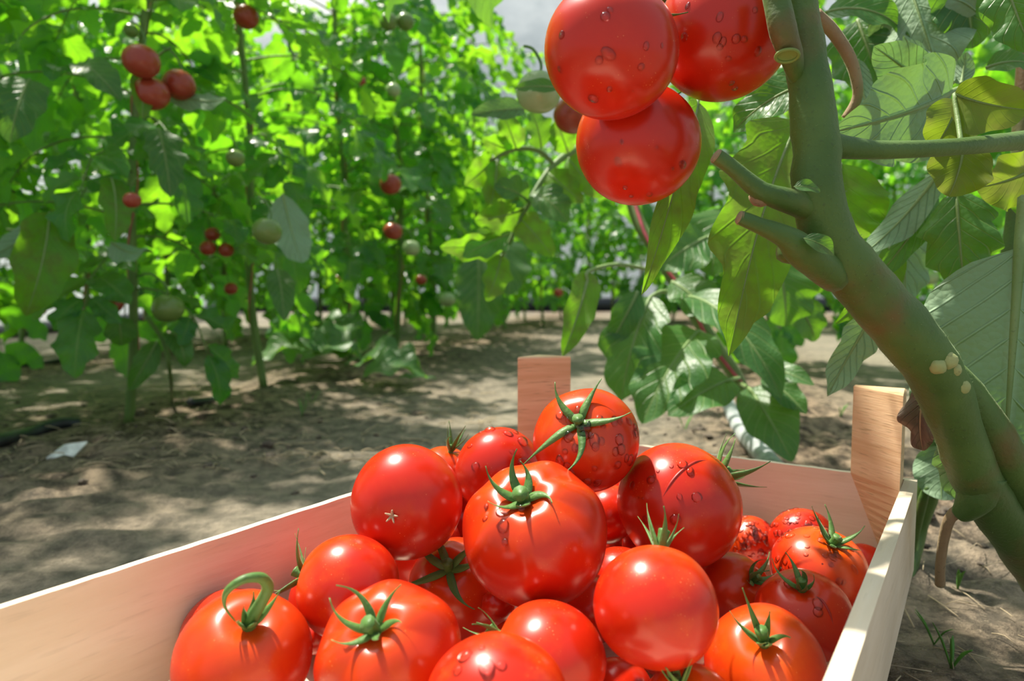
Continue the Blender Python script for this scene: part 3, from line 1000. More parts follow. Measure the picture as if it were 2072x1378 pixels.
# the second strand running down beside the main one
mb = MB()
pts = [(1908, 725, .325, 24), (1938, 765, .326, 56), (1990, 845, .331, 74), (2040, 935, .338, 80), (2098, 1040, .358, 80), (2185, 1165, .388, 76), (2275, 1290, .40, 66)]
tube(mb, [P(a, b, d) for a, b, d, w in pts], [W(w, d) / 2 for a, b, d, w in pts], 14, 5, wob=0.08, rng=rg)
part('side_stem', mb, M['stem'], NP)
for nm, pts in (('cut_side_shoot', [(1562, -60, .287, 50), (1572, 5, .287, 54), (1585, 60, .286, 56), (1600, 110, .290, 46), (1612, 160, .298, 30)]),
                ('cut_side_shoot', [(1448, 315, .285, 30), (1480, 338, .286, 32), (1530, 380, .288, 38), (1560, 395, .29, 44), (1640, 420, .30, 60)]),
                ('cut_side_shoot', [(1496, 440, .285, 28), (1540, 458, .286, 34), (1590, 480, .288, 48), (1625, 510, .292, 66), (1690, 560, .305, 70)])):
    mb = MB()
    tube(mb, [P(a, b, d) for a, b, d, w in pts], [W(w, d) / 2 for a, b, d, w in pts], 14, 5, wob=0.12, rng=rg)
    o = part(nm, mb, M['stem'], NP)
    a, b, d, w = pts[0]
    if b > 0:
        mb = MB()
        d0 = (P(*pts[0][:3]) - P(*pts[1][:3])).normalized()
        tube(mb, [P(a, b, d) - d0 * .0006, P(a, b, d) + d0 * .0006], [W(w, d) / 2 * 1.08, W(w, d) / 2 * 0.9], 14, 2)
        part('cut_end', mb, M['dry_stem'], o if False else NP)
# knobs and the fresh pinch scar
mb = MB()
def blob(mb, c, r, sq=(1, 1, 1), seed=0, rough=0.18):
    V, Fc = [], []
    n1, n2 = 9, 14
    for i in range(n1 + 1):
        for j in range(n2):
            t, p_ = PI * i / n1, 2 * PI * j / n2
            v = Vector((math.sin(t) * math.cos(p_) * sq[0], math.sin(t) * math.sin(p_) * sq[1], math.cos(t) * sq[2]))
            v *= r * (1 + rough * mnoise.noise(v * (1.7 if rough < .3 else 2.6) + Vector((seed, 0, 0))))
            V.append((c + v)[:])
    for i in range(n1):
        for j in range(n2):
            Fc.append((i * n2 + j, (i + 1) * n2 + j, (i + 1) * n2 + (j + 1) % n2, i * n2 + (j + 1) % n2))
    mb.add(V, Fc)
mk_ = MB()
blob(mk_, P(1541, 400, .291), W(21, .288), (1.2, 1, .9), seed=1)
part('stem_knob', mk_, M['dry_stem'], NP)
mk_ = MB()
blob(mk_, P(1612, 508, .297), W(33, .290), (1.3, 1, .9), seed=2)
part('stem_knob', mk_, M['stem'], NP)
for bx, by, bd, bw in ((1897, 742, .305, 16), (1919, 730, .306, 18), (1945, 783, .312, 16), (1932, 748, .308, 13)):
    mk_ = MB()
    blob(mk_, P(bx, by, bd), W(bw, bd), seed=bx)
    part('stem_knob', mk_, M['cut_end'], NP)
mb = MB()
c = P(1593, 112, .2855)
d0 = ((CAM - c).normalized() + Vector((0, 0, -.5))).normalized()
up_ = (Vector((0, 0, 1)) - d0 * d0.z).normalized()
rt_ = up_.cross(d0)
ring = [c + rt_ * (math.cos(a_) * W(22, .283)) + up_ * (math.sin(a_) * W(15, .283)) + d0 * (.0006 + .0012 * math.sin(a_)) for a_ in np.linspace(0, 2 * PI, 17)]
tube(mb, ring, W(3.5, .283), 8, 2, cap=False)
V = [(c - d0 * .0006)[:]] + [q[:] for q in ring[:-1]]
mb.add(V, [(0, i + 1, (i + 1) % 16 + 1) for i in range(16)])
part('pinch_scar', mb, M['scar'], NP)
# long leaf stalk to the right
mb = MB()
pts = [(1668, 292, .30, 58), (1710, 298, .302, 46), (1770, 303, .306, 38), (1850, 302, .312, 35), (1935, 297, .32, 34), (2010, 290, .332, 36), (2090, 280, .345, 38), (2240, 250, .37, 34)]
tube(mb, [P(a, b, d) for a, b, d, w in pts], [W(w, d) / 2 for a, b, d, w in pts], 12, 5, wob=0.05, rng=rg)
part('leaf_stalk', mb, M['stem'], NP)
# truss that carries the three tomatoes, above the frame
mb = MB()
tops = [P(1236, 104, .300) + Vector((0.30, 0.45, 0.85)).normalized() * .031 * S * .9, P(1462, 68, .338) + Vector((-0.25, 0.35, 0.9)).normalized() * .034 * S * .9, P(1290, 292, .345) + Vector((0.15, 0.50, 0.85)).normalized() * .033 * S * .9]
j1, j2, j3 = P(1605, -150, .31), P(1440, -150, .345), P(1330, -80, .345)
tube(mb, [j1, P(1520, -170, .33), j2, j3, tops[0]], [.0034, .003, .003, .0026, .0022], 8, 5)
tube(mb, [j2, (j2 + tops[1]) / 2 + Vector((0, 0.004, 0.004)), tops[1]], [.0026, .0024, .0022], 8, 4)
tube(mb, [j3, P(1350, 90, .372), tops[2]], [.0026, .0024, .0022], 8, 5)
part('fruit_truss', mb, M['stem'], NP)
# dead root-like shoot and hanging side shoot at the lower right
mb = MB()
pts = [(1960, 1025, .345, 34), (1925, 1045, .35, 22), (1910, 1090, .36, 20), (1903, 1140, .37, 18), (1902, 1182, .38, 20)]
tube(mb, [P(a, b, d) for a, b, d, w in pts], [W(w, d) / 2 for a, b, d, w in pts], 9, 5, wob=.1, rng=rg)
part('dry_shoot', mb, M['dry_stem'], NP)
mb = MB()
pts = [(1990, 960, .338, 80), (1975, 1005, .34, 74), (1955, 1030, .344, 52), (1938, 1042, .347, 30)]
tube(mb, [P(a, b, d) for a, b, d, w in pts], [W(w, d) / 2 for a, b, d, w in pts], 12, 4, wob=.1, rng=rg)
part('side_shoot', mb, M['stem'], NP)

def compound(mbl, mbs, base, direction, length, rg, droop=1.1, n_pair=3, leaf=0.10, nu=12, nv=2, lobe=0.36, lobes=3, face=None):
    """one compound tomato leaf: a stalk with paired leaflets and a terminal one"""
    d = Vector(direction).normalized()
    side0 = d.cross(Vector((0, 0, 1)))
    side0 = side0.normalized() if side0.length > 1e-3 else Vector((1, 0, 0))
    el = math.asin(max(-1, min(1, d.z)))
    h = Vector((d.x, d.y, 0)).normalized() if Vector((d.x, d.y)).length > 1e-3 else Vector((1, 0, 0))
    pts, dirs = [Vector(base)], []
    n = 7
    for i in range(n):
        e = el - droop * ((i + 0.5) / n) ** 1.3
        dv = h * math.cos(e) + Vector((0, 0, 1)) * math.sin(e) + side0 * rg.uniform(-0.08, 0.08)
        dirs.append(dv.normalized())
        pts.append(pts[-1] + dirs[-1] * length / n)
    dirs.append(dirs[-1])
    tube(mbs, pts, [0.0032, .003, .0028, .0026, .0024, .002, .0016, .001], 5, 2)
    def at(s):
        x = s * n
        i = min(int(x), n - 1)
        return pts[i].lerp(pts[i + 1], x - i), dirs[i]
    for k in range(n_pair):
        s = 0.38 + 0.52 * k / max(1, n_pair - 1) + rg.uniform(-0.04, 0.04)
        q, dv = at(min(s, 0.98))
        for sg in (-1, 1):
            if rg.random() < 0.06:
                continue
            L = leaf * rg.uniform(0.7, 1.15) * (0.75 if k == 0 else 1.0)
            out = (side0 * sg * 1.0 + dv * rg.uniform(0.35, 0.8) + Vector((0, 0, -1)) * rg.uniform(0.1, 0.75)).normalized()
            up_ = dv.cross(side0)
            up_ = -up_ if up_.z < 0 else up_
            nn = (up_ + side0 * sg * -0.3 + Vector((rg.uniform(-.4, .4), rg.uniform(-.4, .4), 0.4))).normalized()
            b0 = q + out * L * 0.12
            tube(mbs, [q, b0], [.0014, .0011], 4, 1, cap=False)
            leaflet(mbl, b0, b0 + out * L, nn, L * rg.uniform(0.46, 0.62), curl=rg.uniform(0.1, 0.9), fold=rg.uniform(0.05, 0.5), ruff=0.17, lobes=lobes, lobe=lobe, nu=nu, nv=nv, seed=rg.randrange(10 ** 6))
    q, dv = pts[-1], (dirs[-1] + Vector((0, 0, -0.25))).normalized()
    L = leaf * rg.uniform(1.0, 1.35)
    up_ = dv.cross(side0)
    up_ = -up_ if up_.z < 0 else up_
    leaflet(mbl, q, q + dv * L, (up_ + Vector((rg.uniform(-.3, .3), rg.uniform(-.3, .3), 0.2))), L * rg.uniform(0.5, 0.62), curl=rg.uniform(0.2, 0.9), fold=0.25, ruff=0.17, lobes=lobes, lobe=lobe, nu=nu, nv=nv, seed=rg.randrange(10 ** 6))

def toward(px, py, tx=0.0, ty=0.0, back=False):
    """direction for a blade's upper face: at the viewer's side (or away), tilted by tx to the right and ty up"""
    n = -ray(px, py).normalized() + RT * tx + Vector((0, 0, 1)) * ty
    n.normalize()
    return -n if back else n
seed_ = [100]
def px_leaf(root, p0, p1, w, mat, tilt=(0, 0.25), back=False, stalk=None, name='leaf', stalk_mat='stem', sw=8, **kw):
    """a leaf of its own on plant root: base and tip as (px, py, depth), blade width in px"""
    seed_[0] += 1
    mb = MB()
    B, T = P(*p0), P(*p1)
    md = (p0[2] + p1[2]) / 2
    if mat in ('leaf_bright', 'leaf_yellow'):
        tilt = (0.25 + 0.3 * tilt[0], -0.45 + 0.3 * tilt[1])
    n = toward((p0[0] + p1[0]) / 2, (p0[1] + p1[1]) / 2, tilt[0], tilt[1], back)
    kw.setdefault('nu', 40)
    kw.setdefault('nv', 5)
    kw.setdefault('ruff', 0.09)
    leaflet(mb, B, T, n, W(w, md), seed=seed_[0], **kw)
    o = mb.obj(name, M[mat], root)
    mb = MB()
    # midrib
    X = T - B
    curl = kw.get('curl', 0.5)
    Z = (n - X.normalized() * n.dot(X.normalized())).normalized()
    nn = 7
    ph = [curl * (i / nn - 0.5) * 2 for i in range(nn + 1)]
    cx, cz = [0], [0]
    for i in range(nn):
        m_ = (ph[i] + ph[i + 1]) / 2
        cx.append(cx[-1] + math.cos(m_)); cz.append(cz[-1] - math.sin(m_))
    Y = Z.cross(X.normalized())
    sd = kw.get('side', 0.0)
    pts = [B + X * (cx[i] / cx[-1]) + Z * (X.length * cz[i] / cx[-1]) + Y * (X.length * sd * math.sin(PI * i / nn)) for i in range(nn + 1)]
    r0 = W(sw, md) / 2
    rad = [r0 * (1 - 0.9 * i / nn) for i in range(nn + 1)]
    if stalk:
        st = [P(*q) for q in stalk]
        pts = st + pts
        rad = [r0 * 1.25] * len(st) + rad
    tube(mb, pts, rad, 7, 3)
    r_ = mb.obj('leaf_rib', M['rib' if stalk_mat != 'dry_stem' else stalk_mat], o)
    r_.parent = o
    r_.matrix_parent_inverse = Matrix.Translation(root.location).inverted() @ Matrix()
    r_.matrix_parent_inverse = o_mat(o).inverted()
    return o
def o_mat(o):
    m_ = parent_matrix(o)
    if o.parent is not None:
        m_ = parent_matrix(o.parent) @ o.matrix_parent_inverse @ m_
    return m_

LF = lambda *a, **k: px_leaf(NP, *a, **k)
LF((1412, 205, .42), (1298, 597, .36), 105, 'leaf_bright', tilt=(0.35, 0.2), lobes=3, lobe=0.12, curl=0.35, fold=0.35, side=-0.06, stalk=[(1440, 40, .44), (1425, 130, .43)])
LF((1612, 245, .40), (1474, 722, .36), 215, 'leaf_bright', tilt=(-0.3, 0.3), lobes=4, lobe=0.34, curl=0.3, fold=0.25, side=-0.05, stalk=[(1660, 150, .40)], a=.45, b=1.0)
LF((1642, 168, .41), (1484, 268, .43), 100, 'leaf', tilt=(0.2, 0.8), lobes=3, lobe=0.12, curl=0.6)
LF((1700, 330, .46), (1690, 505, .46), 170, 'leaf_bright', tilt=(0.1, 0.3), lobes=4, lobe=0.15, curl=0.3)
LF((1926, 186, .40), (1688, 266, .37), 205, 'leaf_pale', tilt=(0.1, -0.25), back=True, lobes=3, lobe=0.10, curl=-0.3, fold=-0.15, ruff=.12, stalk=[(2010, 175, .41), (1965, 177, .405)], sw=14)
LF((1886, 180, .395), (1768, 94, .39), 92, 'leaf_pale', tilt=(-0.3, 0.1), back=True, lobes=3, lobe=0.05, curl=0.3, fold=-0.1)
LF((1930, 168, .42), (1828, 72, .43), 60, 'leaf_pale', tilt=(0.4, 0.3), back=True, lobes=3, lobe=0.08, curl=0.4)
LF((1945, 170, .42), (1955, 105, .42), 40, 'leaf_pale', back=True, lobes=2, lobe=0.05)
LF((1830, -60, .47), (1905, 165, .45), 190, 'leaf_pale', tilt=(0.2, -0.5), back=True, lobes=3, lobe=0.10, curl=-0.4, ruff=.14)
LF((1935, -70, .45), (1968, 98, .45), 140, 'leaf', tilt=(0.2, 0.5), lobes=3, lobe=0.14, curl=0.4)
LF((1672, 25, .48), (1830, 70, .47), 70, 'leaf', tilt=(-0.2, 0.9), lobes=3, lobe=0.12, curl=0.8)
LF((1735, 40, .49), (1790, 185, .48), 150, 'leaf', tilt=(-0.2, 0.4), lobes=3, lobe=0.18, curl=0.4)
LF((1850, 60, .50), (1790, 290, .50), 130, 'leaf', tilt=(-0.2, 0.4), lobes=3, lobe=0.18, curl=0.4)
LF((1735, 120, .45), (1755, 225, .44), 40, 'leaf_pale', back=True, lobes=2, lobe=0.05, curl=.3)
LF((2030, -50, .37), (2090, 108, .36), 105, 'leaf', tilt=(-0.3, 0.3), lobes=3, lobe=0.10, curl=0.3, ruff=.16)
LF((1995, 138, .45), (2090, 130, .44), 60, 'leaf', tilt=(0, 0.8), lobes=3, lobe=0.12, curl=0.6)
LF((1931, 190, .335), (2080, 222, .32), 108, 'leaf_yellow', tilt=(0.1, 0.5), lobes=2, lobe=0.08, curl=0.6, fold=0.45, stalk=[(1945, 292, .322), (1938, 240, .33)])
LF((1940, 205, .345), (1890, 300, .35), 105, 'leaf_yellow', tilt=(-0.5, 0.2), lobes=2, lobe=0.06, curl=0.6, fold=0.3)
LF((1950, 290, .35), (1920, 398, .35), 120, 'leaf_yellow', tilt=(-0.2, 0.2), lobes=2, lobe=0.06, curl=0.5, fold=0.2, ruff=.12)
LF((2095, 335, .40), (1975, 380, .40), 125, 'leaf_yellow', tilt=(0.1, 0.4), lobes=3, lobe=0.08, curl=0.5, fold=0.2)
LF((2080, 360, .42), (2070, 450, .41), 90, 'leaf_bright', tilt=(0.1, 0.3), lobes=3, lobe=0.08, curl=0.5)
LF((1935, 385, .42), (1952, 592, .42), 135, 'leaf', tilt=(-0.1, 0.2), lobes=3, lobe=0.32, curl=0.3, fold=0.25, ecurl=0.4, stalk=[(1960, 300, .36), (1945, 350, .40)])
LF((1900, 350, .43), (1745, 515, .43), 70, 'leaf_pale', tilt=(-0.3, 0.3), back=True, lobes=2, lobe=0.10, curl=0.4)
LF((1890, 385, .45), (1760, 575, .45), 60, 'leaf', tilt=(0.7, 0.3), lobes=2, lobe=0.10, curl=0.4)
LF((1842, 420, .48), (1835, 610, .48), 120, 'leaf_pale', tilt=(0.3, 0.2), back=True, lobes=4, lobe=0.14, curl=0.4)
LF((1800, 500, .47), (1790, 600, .47), 60, 'leaf_bright', tilt=(0.3, 0.2), lobes=2, lobe=0.05, curl=0.4)
LF((1775, 625, .42), (1674, 802, .42), 70, 'leaf_pale', tilt=(0.3, 0.1), back=True, lobes=2, lobe=0.28, curl=0.3, fold=-0.3)
LF((1740, 600, .44), (1690, 655, .44), 30, 'leaf_bright', lobes=2, lobe=0.2)
LF((2064, 500, .35), (2030, 965, .36), 360, 'leaf_pale', tilt=(0.0, -0.1), back=True, lobes=4, lobe=0.07, curl=-0.3, fold=-0.12, ruff=.07, a=.42, b=.7, stalk=[(2075, 400, .36), (2070, 460, .355)], sw=22, nv=8)
LF((2010, 820, .335), (1935, 1010, .37), 130, 'leaf_pale', tilt=(0.0, -0.1), back=True, lobes=3, lobe=0.1, curl=-0.3, fold=-0.12)
LF((1872, 780, .35), (1868, 912, .36), 70, 'leaf_dead', tilt=(-0.5, 0.1), lobes=2, lobe=0.2, curl=0.5, fold=0.9, ruff=.3, ecurl=0.8, stalk_mat='dry_stem')
LF((1606, 378, .280), (1660, 388, .281), 30, 'leaf', tilt=(-0.1, 0.7), lobes=1, lobe=0.0, curl=0.5, sw=2, nu=16, nv=3)
LF((1626, 482, .282), (1688, 516, .284), 40, 'leaf', tilt=(-0.1, 0.7), lobes=1, lobe=0.0, curl=0.5, sw=2, nu=16, nv=3)
mlc, msc = MB(), MB()
rc = random.Random(21)
for cx_, cy_, cz_, an_ in ((0.24, 0.64, 0.68, 3.0), (0.28, 0.62, 0.60, 2.4), (0.30, 0.60, 0.80, 2.8)):  # leaves above the frame, added to shade the soil right of the crate
    compound(mlc, msc, Vector((cx_, cy_, cz_)) * S, (math.cos(an_), math.sin(an_) * .4, 0.25), 0.40, rc, droop=.9, n_pair=3, leaf=.12, nu=16, nv=3)
tube(msc, [P(1596, -260, .30), Vector((0.27, 0.42, 0.46)) * S, Vector((0.29, 0.53, 0.62)) * S, Vector((0.29, 0.57, 0.80)) * S], [.011, .010, .009, .007], 10, 5)
part('upper_shade_foliage', mlc, M['leaf'], NP)
part('upper_shade_stem', msc, M['stem'], NP)
# brown hairy stem behind
mb = MB()
tube(mb, [P(1650, 30, .36), P(1690, 70, .37), P(1725, 130, .375), P(1735, 195, .38), P(1710, 240, .385)], [W(14, .36), W(13, .37), W(12, .37), W(10, .38), W(9, .38)], 9, 5, wob=.1, rng=rg)
part('withered_shoot', mb, M['dry_stem'], NP)

# thinner stem standing behind the crate corner
b_ = G2(1828, 1175)
SP = empty('tomato_plant', b_)
tag(SP, 'slim double-ribbed green stem on the soil just behind the right crate corner', 'plant')
mb = MB()
tube(mb, [b_ + Vector((0, 0, -.01)), P(1850, 1080, .515), P(1876, 990, .50), P(1905, 900, .485), P(1960, 780, .47), P(2010, 640, .46), P(2050, 480, .46), P(2070, 200, .47), P(2080, -100, .48)],
     [W(40, .5) / 2, W(44, .5) / 2, W(48, .5) / 2, W(44, .5) / 2, W(40, .48) / 2, W(34, .48) / 2, W(34, .48) / 2, W(30, .48) / 2, W(26, .48) / 2], 12, 5, wob=.1, rng=rg)
part('stem', mb, M['stem'], SP)
mb = MB()
tube(mb, [P(1842, 1120, .505), P(1868, 1010, .485), P(1880, 985, .480)], [W(9, .5), W(9, .5), W(5, .5)], 8, 4)
part('side_shoot', mb, M['stem'], SP)
px_leaf(SP, (1915, 900, .475), (1905, 1012, .47), 105, 'leaf_pale', tilt=(0.2, 0.2), back=True, lobes=2, lobe=.08)
px_leaf(SP, (2000, 660, .47), (2060, 740, .44), 90, 'leaf_bright', lobes=3)

# ------------------------------------------------------------------ plants of the rows
def plant_meshes(seed, height=1.75, zmin=0.26, n=22, lean=(0, 0), stem_r=0.010, leaf=0.112, llen=(0.24, 0.40)):
    rg = random.Random(seed)
    ms, ml = MB(), MB()
    pts, rad = [], []
    k = 9
    ox, oy = rg.uniform(0, 9), rg.uniform(0, 9)
    for i in range(k + 1):
        z = height * i / k
        wob_ = 0.035 * (1 - math.exp(-z * 6))
        pts.append(Vector((lean[0] * z + wob_ * mnoise.noise(Vector((ox, z * 2.2, 0))), lean[1] * z + wob_ * mnoise.noise(Vector((oy, 5, z * 2.2))), z - 0.012 * (i == 0))))
        rad.append(stem_r * (1.12 - 0.5 * i / k))
    path = tube(ms, pts, rad, 8, 4)
    def at(z):
        x = max(0, min(0.999, z / height)) * k
        i = int(x)
        return pts[i].lerp(pts[i + 1], x - i)
    an = rg.uniform(0, 6.28)
    for i in range(n):
        z = zmin + (height - zmin) * (i / n) ** 0.95
        an += 2.4 + rg.uniform(-0.4, 0.4)
        el = rg.uniform(0.0, 0.55) if z > zmin + .1 else rg.uniform(-0.2, 0.2)
        compound(ml, ms, at(z), (math.cos(an), math.sin(an), math.sin(el)), rg.uniform(*llen), rg, droop=rg.uniform(0.8, 1.7), n_pair=rg.choice((3, 3, 4)), leaf=leaf)
    mt = MB()
    tp, q0 = [], rg.uniform(0, 6)
    for i in range(26):
        z = 0.10 + (height * 0.8) * i / 25
        p_ = at(z)
        a_ = q0 + i * 0.8
        rr = stem_r * 1.12
        tp.append(p_ + Vector((math.cos(a_) * rr, math.sin(a_) * rr, 0)))
    tube(mt, tp, 0.0017, 5, 2)
    return ms, ml, mt

class Proto:
    pass
protos = []
def make_proto(name, seed, mat='leaf_far', **kw):
    ms, ml, mt = plant_meshes(seed, **kw)
    root = empty('tomato_plant')
    for nm, mb, mt_ in (('stem', ms, 'stem_far'), ('foliage', ml, mat), ('twine', mt, 'twine')):
        o = mb.obj(nm, M[mt_])
        o.parent = root
    return root
def copy_tree(o):
    c = o.copy()
    COL.objects.link(c)
    for ch in list(o.children):
        d = ch.copy()
        COL.objects.link(d)
        d.parent = c
    return c
NVAR = 7
used = [False] * NVAR
protos = [make_proto('p', 500 + i, zmin=(0.31, 0.34, 0.27, 0.34, 0.38, 0.29, 0.33)[i], n=34, height=1.5, lean=((0.06, 0), (0.05, 0), (0, .03), (-.03, 0), (.03, .03), (0, 0), (-.04, .02))[i]) for i in range(NVAR)]
def put(i, loc, rz, sc, label, group=None):
    if used[i]:
        o = copy_tree(protos[i])
    else:
        o = protos[i]
        used[i] = True
    o.location = loc
    o.location.z = gz(loc.x, loc.y)
    o.rotation_euler = (0, 0, rz)
    o.scale = (sc, sc, sc)
    tag(o, label, 'plant', group)
    return o
GA = 'tomato plants of the row left of the path'
GD = 'tomato plants of the outer left row'
GR = 'tomato plants on the right side'
GC = 'far tomato plants at the end of the path'
rp = random.Random(11)
A_ = [((260, 855), 'nearest tomato plant on the left, thick bent stem tied with pink twine'), ((535, 797), 'second plant of the left row, stem leaning right, fallen leaves beside it'),
      ((708, 728), 'third plant of the left row, straight stem behind the fallen leaves'), ((800, 722), 'plant of the left row with the stem slanting beside a green twig'),
      ((876, 705), 'slender plant of the left row, fifth from the lens'), ((960, 690), 'plant of the left row whose stem a big hanging leaf half hides')]
for k, ((px, py), lab) in enumerate(A_):
    put(k % NVAR, G(px, py), 0.0 if k == 0 else rp.uniform(0, 6.28), rp.uniform(0.92, 1.08) * (0.78 if k < 2 else 1.0), lab, GA)
OFF = 'tomato plant added just outside the left edge to shade the soil'
for x_, y_ in ((-0.90, 0.92), (-1.28, 0.66), (-1.05, 1.32)):  # extra plants added off frame to shade the soil left of the crate
    put(rp.randrange(NVAR), Vector((x_ * S, y_ * S, 0)), rp.uniform(0, 6.28), 1.0, OFF, 'added shade plants at the left edge')
D_ = [((168, 735), 'outer left row plant with a straight pale stem near the film wall'), ((455, 702), 'outer left row plant seen between the two nearest stems'), ((600, 690), 'outer left row plant with a brown dry stem'),
      ((330, 716), 'outer left row plant behind the nearest thick stem')]
for k, ((px, py), lab) in enumerate(D_):
    put((k + 3) % NVAR, G(px, py), rp.uniform(0, 6.28), rp.uniform(0.9, 1.1), lab, GD)
FL = 'distant tomato plant closing the far left rows'
for px, py in ((40, 716), (300, 690), (-160, 760), (390, 680), (520, 674), (650, 664), (700, 676), (740, 668), (820, 660), (880, 655), (560, 662), (460, 664), (790, 674)):
    put(rp.randrange(NVAR), G(px, py), rp.uniform(0, 6.28), rp.uniform(0.9, 1.15), FL, 'distant left rows')
FC = 'distant tomato plant at the far end of the path'
for px, py in ((985, 655), (1022, 668), (1062, 650), (1100, 660), (1135, 645), (1190, 652), (1240, 648), (1300, 655), (1360, 650), (1420, 655), (1480, 650)):
    put(rp.randrange(NVAR), G(px, py), rp.uniform(0, 6.28), rp.uniform(0.9, 1.15), FC, GC)
FR = 'distant tomato plant beyond the right-hand path'
for px, py in ((1560, 668), (1640, 655), (1715, 662), (1800, 658), (1880, 668), (1960, 680), (2040, 700), (2120, 730), (1940, 662), (2010, 676), (2200, 760), (1760, 645)):
    put(rp.randrange(NVAR), G(px, py), rp.uniform(0, 6.28), rp.uniform(0.9, 1.15), FR, GR)
put(2, G(1560, 745), 1.0, 1.0, 'leafy plant of the right row behind the nearest dark-leaved one', GR)
put(5, G(2090, 790), 2.0, 1.0, 'plant behind the big underside leaf at the right edge', GR)

# the plant with big dark leaves beyond the crate
b_ = G2(1548, 915)
MP = empty('tomato_plant', b_)
tag(MP, 'dark-leaved tomato plant beyond the crate, its stem slanting to the left', 'plant')
mb = MB()
spts = [b_ + Vector((0, 0, -.01)), P(1495, 775, .88), P(1440, 690, .88), P(1390, 610, .88), P(1330, 510, .90), P(1285, 430, .92), P(1245, 250, .98), P(1235, 0, 1.05), P(1240, -200, 1.1)]
tube(mb, spts, [W(w, .88) / 2 for w in (34, 30, 30, 28, 28, 26, 24, 20, 18)], 10, 5)
part('stem', mb, M['stem_far'], MP)
mb = MB()
tw = [p_ + (CAM - p_).normalized() * .012 + RT * .004 * (-1) ** i for i, p_ in enumerate(spts[1:7])]
tube(mb, tw, .0026, 6, 5)
part('twine', mb, M['twine'], MP)
ML = lambda *a, **k: px_leaf(MP, *a, stalk_mat='stem_far', **k)
ML((1318, 600, .82), (1256, 812, .78), 125, 'leaf', tilt=(-0.3, 0.5), lobes=3, lobe=0.26, curl=0.4, stalk=[(1390, 615, .87), (1350, 590, .84)])
ML((1290, 590, .80), (1232, 700, .80), 60, 'leaf', tilt=(0.4, 0.5), lobes=2, lobe=0.2, curl=0.4)
ML((1415, 670, .82), (1298, 858, .74), 150, 'leaf', tilt=(-0.1, 0.5), lobes=4, lobe=0.22, curl=0.5, stalk=[(1440, 690, .87)])
ML((1478, 768, .78), (1352, 842, .72), 105, 'leaf', tilt=(0.0, 0.5), lobes=2, lobe=0.08, curl=0.3, stalk=[(1495, 765, .87)])
ML((1515, 785, .78), (1603, 935, .70), 108, 'leaf', tilt=(0.1, 0.4), lobes=2, lobe=0.10, curl=0.3, stalk=[(1496, 775, .87)])
ML((1395, 600, .80), (1582, 808, .70), 105, 'leaf', tilt=(0.3, 0.5), lobes=3, lobe=0.14, curl=0.7, stalk=[(1380, 600, .87)])
ML((1530, 740, .75), (1648, 780, .70), 50, 'leaf', tilt=(0.1, 0.7), lobes=2, lobe=0.10, curl=0.3)
ML((1545, 760, .76), (1632, 838, .72), 60, 'leaf', tilt=(0.2, 0.4), lobes=2, lobe=0.10, curl=0.3)
ML((1360, 570, .84), (1450, 650, .80), 90, 'leaf', tilt=(0.2, 0.4), lobes=3, lobe=0.2, curl=0.4)
ML((1430, 480, .85), (1330, 545, .82), 110, 'leaf', tilt=(0.1, 0.4), lobes=3, lobe=0.2, curl=0.4)
ML((1570, 520, .80), (1590, 660, .80), 130, 'leaf', tilt=(0.3, 0.4), lobes=3, lobe=0.2, curl=0.4, stalk=[(1330, 510, .9), (1450, 480, .85)])
ML((1470, 420, .88), (1440, 560, .85), 130, 'leaf', tilt=(-0.2, 0.4), lobes=3, lobe=0.2, curl=0.4)
ML((1600, 600, .85), (1650, 690, .85), 70, 'leaf', tilt=(0.2, 0.4), lobes=3, lobe=0.2, curl=0.6)
ML((1192, 548, .70), (1138, 722, .66), 66, 'leaf_bright', tilt=(-0.5, 0.3), lobes=3, lobe=0.14, curl=0.3, fold=0.3, stalk=[(1310, 545, .88), (1250, 535, .80)])
# bright sunlit branch to the left of the three hanging tomatoes
mb = MB()
tube(mb, [P(1262, 270, .97), P(1180, 295, .92), P(1120, 335, .88), P(1070, 410, .86), P(1035, 480, .85), P(1015, 520, .85)], [W(9, .9), W(8, .9), W(7, .9), W(6, .9), W(4, .9), W(2, .9)], 7, 5)
tube(mb, [P(1122, 335, .88), P(1090, 305, .87), P(1040, 302, .86), P(990, 325, .85)], [W(5, .9), W(5, .9), W(5, .9), W(3, .9)], 6, 5)
part('leaf_branch', mb, M['stem_far'], MP)
BR = lambda *a, **k: px_leaf(MP, *a, stalk_mat='stem_far', sw=4, nu=24, nv=3, **k)
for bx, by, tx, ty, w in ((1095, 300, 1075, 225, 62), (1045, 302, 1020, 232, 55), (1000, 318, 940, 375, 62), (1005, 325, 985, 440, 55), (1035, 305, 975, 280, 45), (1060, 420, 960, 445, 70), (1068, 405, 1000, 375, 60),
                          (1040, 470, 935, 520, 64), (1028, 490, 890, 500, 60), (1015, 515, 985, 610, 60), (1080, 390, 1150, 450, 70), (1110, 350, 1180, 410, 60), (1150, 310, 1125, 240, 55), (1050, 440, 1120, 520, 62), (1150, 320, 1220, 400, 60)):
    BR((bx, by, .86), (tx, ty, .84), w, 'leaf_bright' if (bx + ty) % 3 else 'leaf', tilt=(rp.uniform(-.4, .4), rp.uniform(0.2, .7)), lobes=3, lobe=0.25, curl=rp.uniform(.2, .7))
BR((1062, 220, .80), (952, 232, .76), 48, 'leaf_pale', tilt=(0, 0.4), lobes=2, lobe=0.1, curl=0.2)
BR((1130, 178, .60), (1040, 180, .60), 30, 'leaf', tilt=(0.0, 0.5), lobes=2, lobe=0.05, curl=0.4)
ml_, ms_ = MB(), MB()
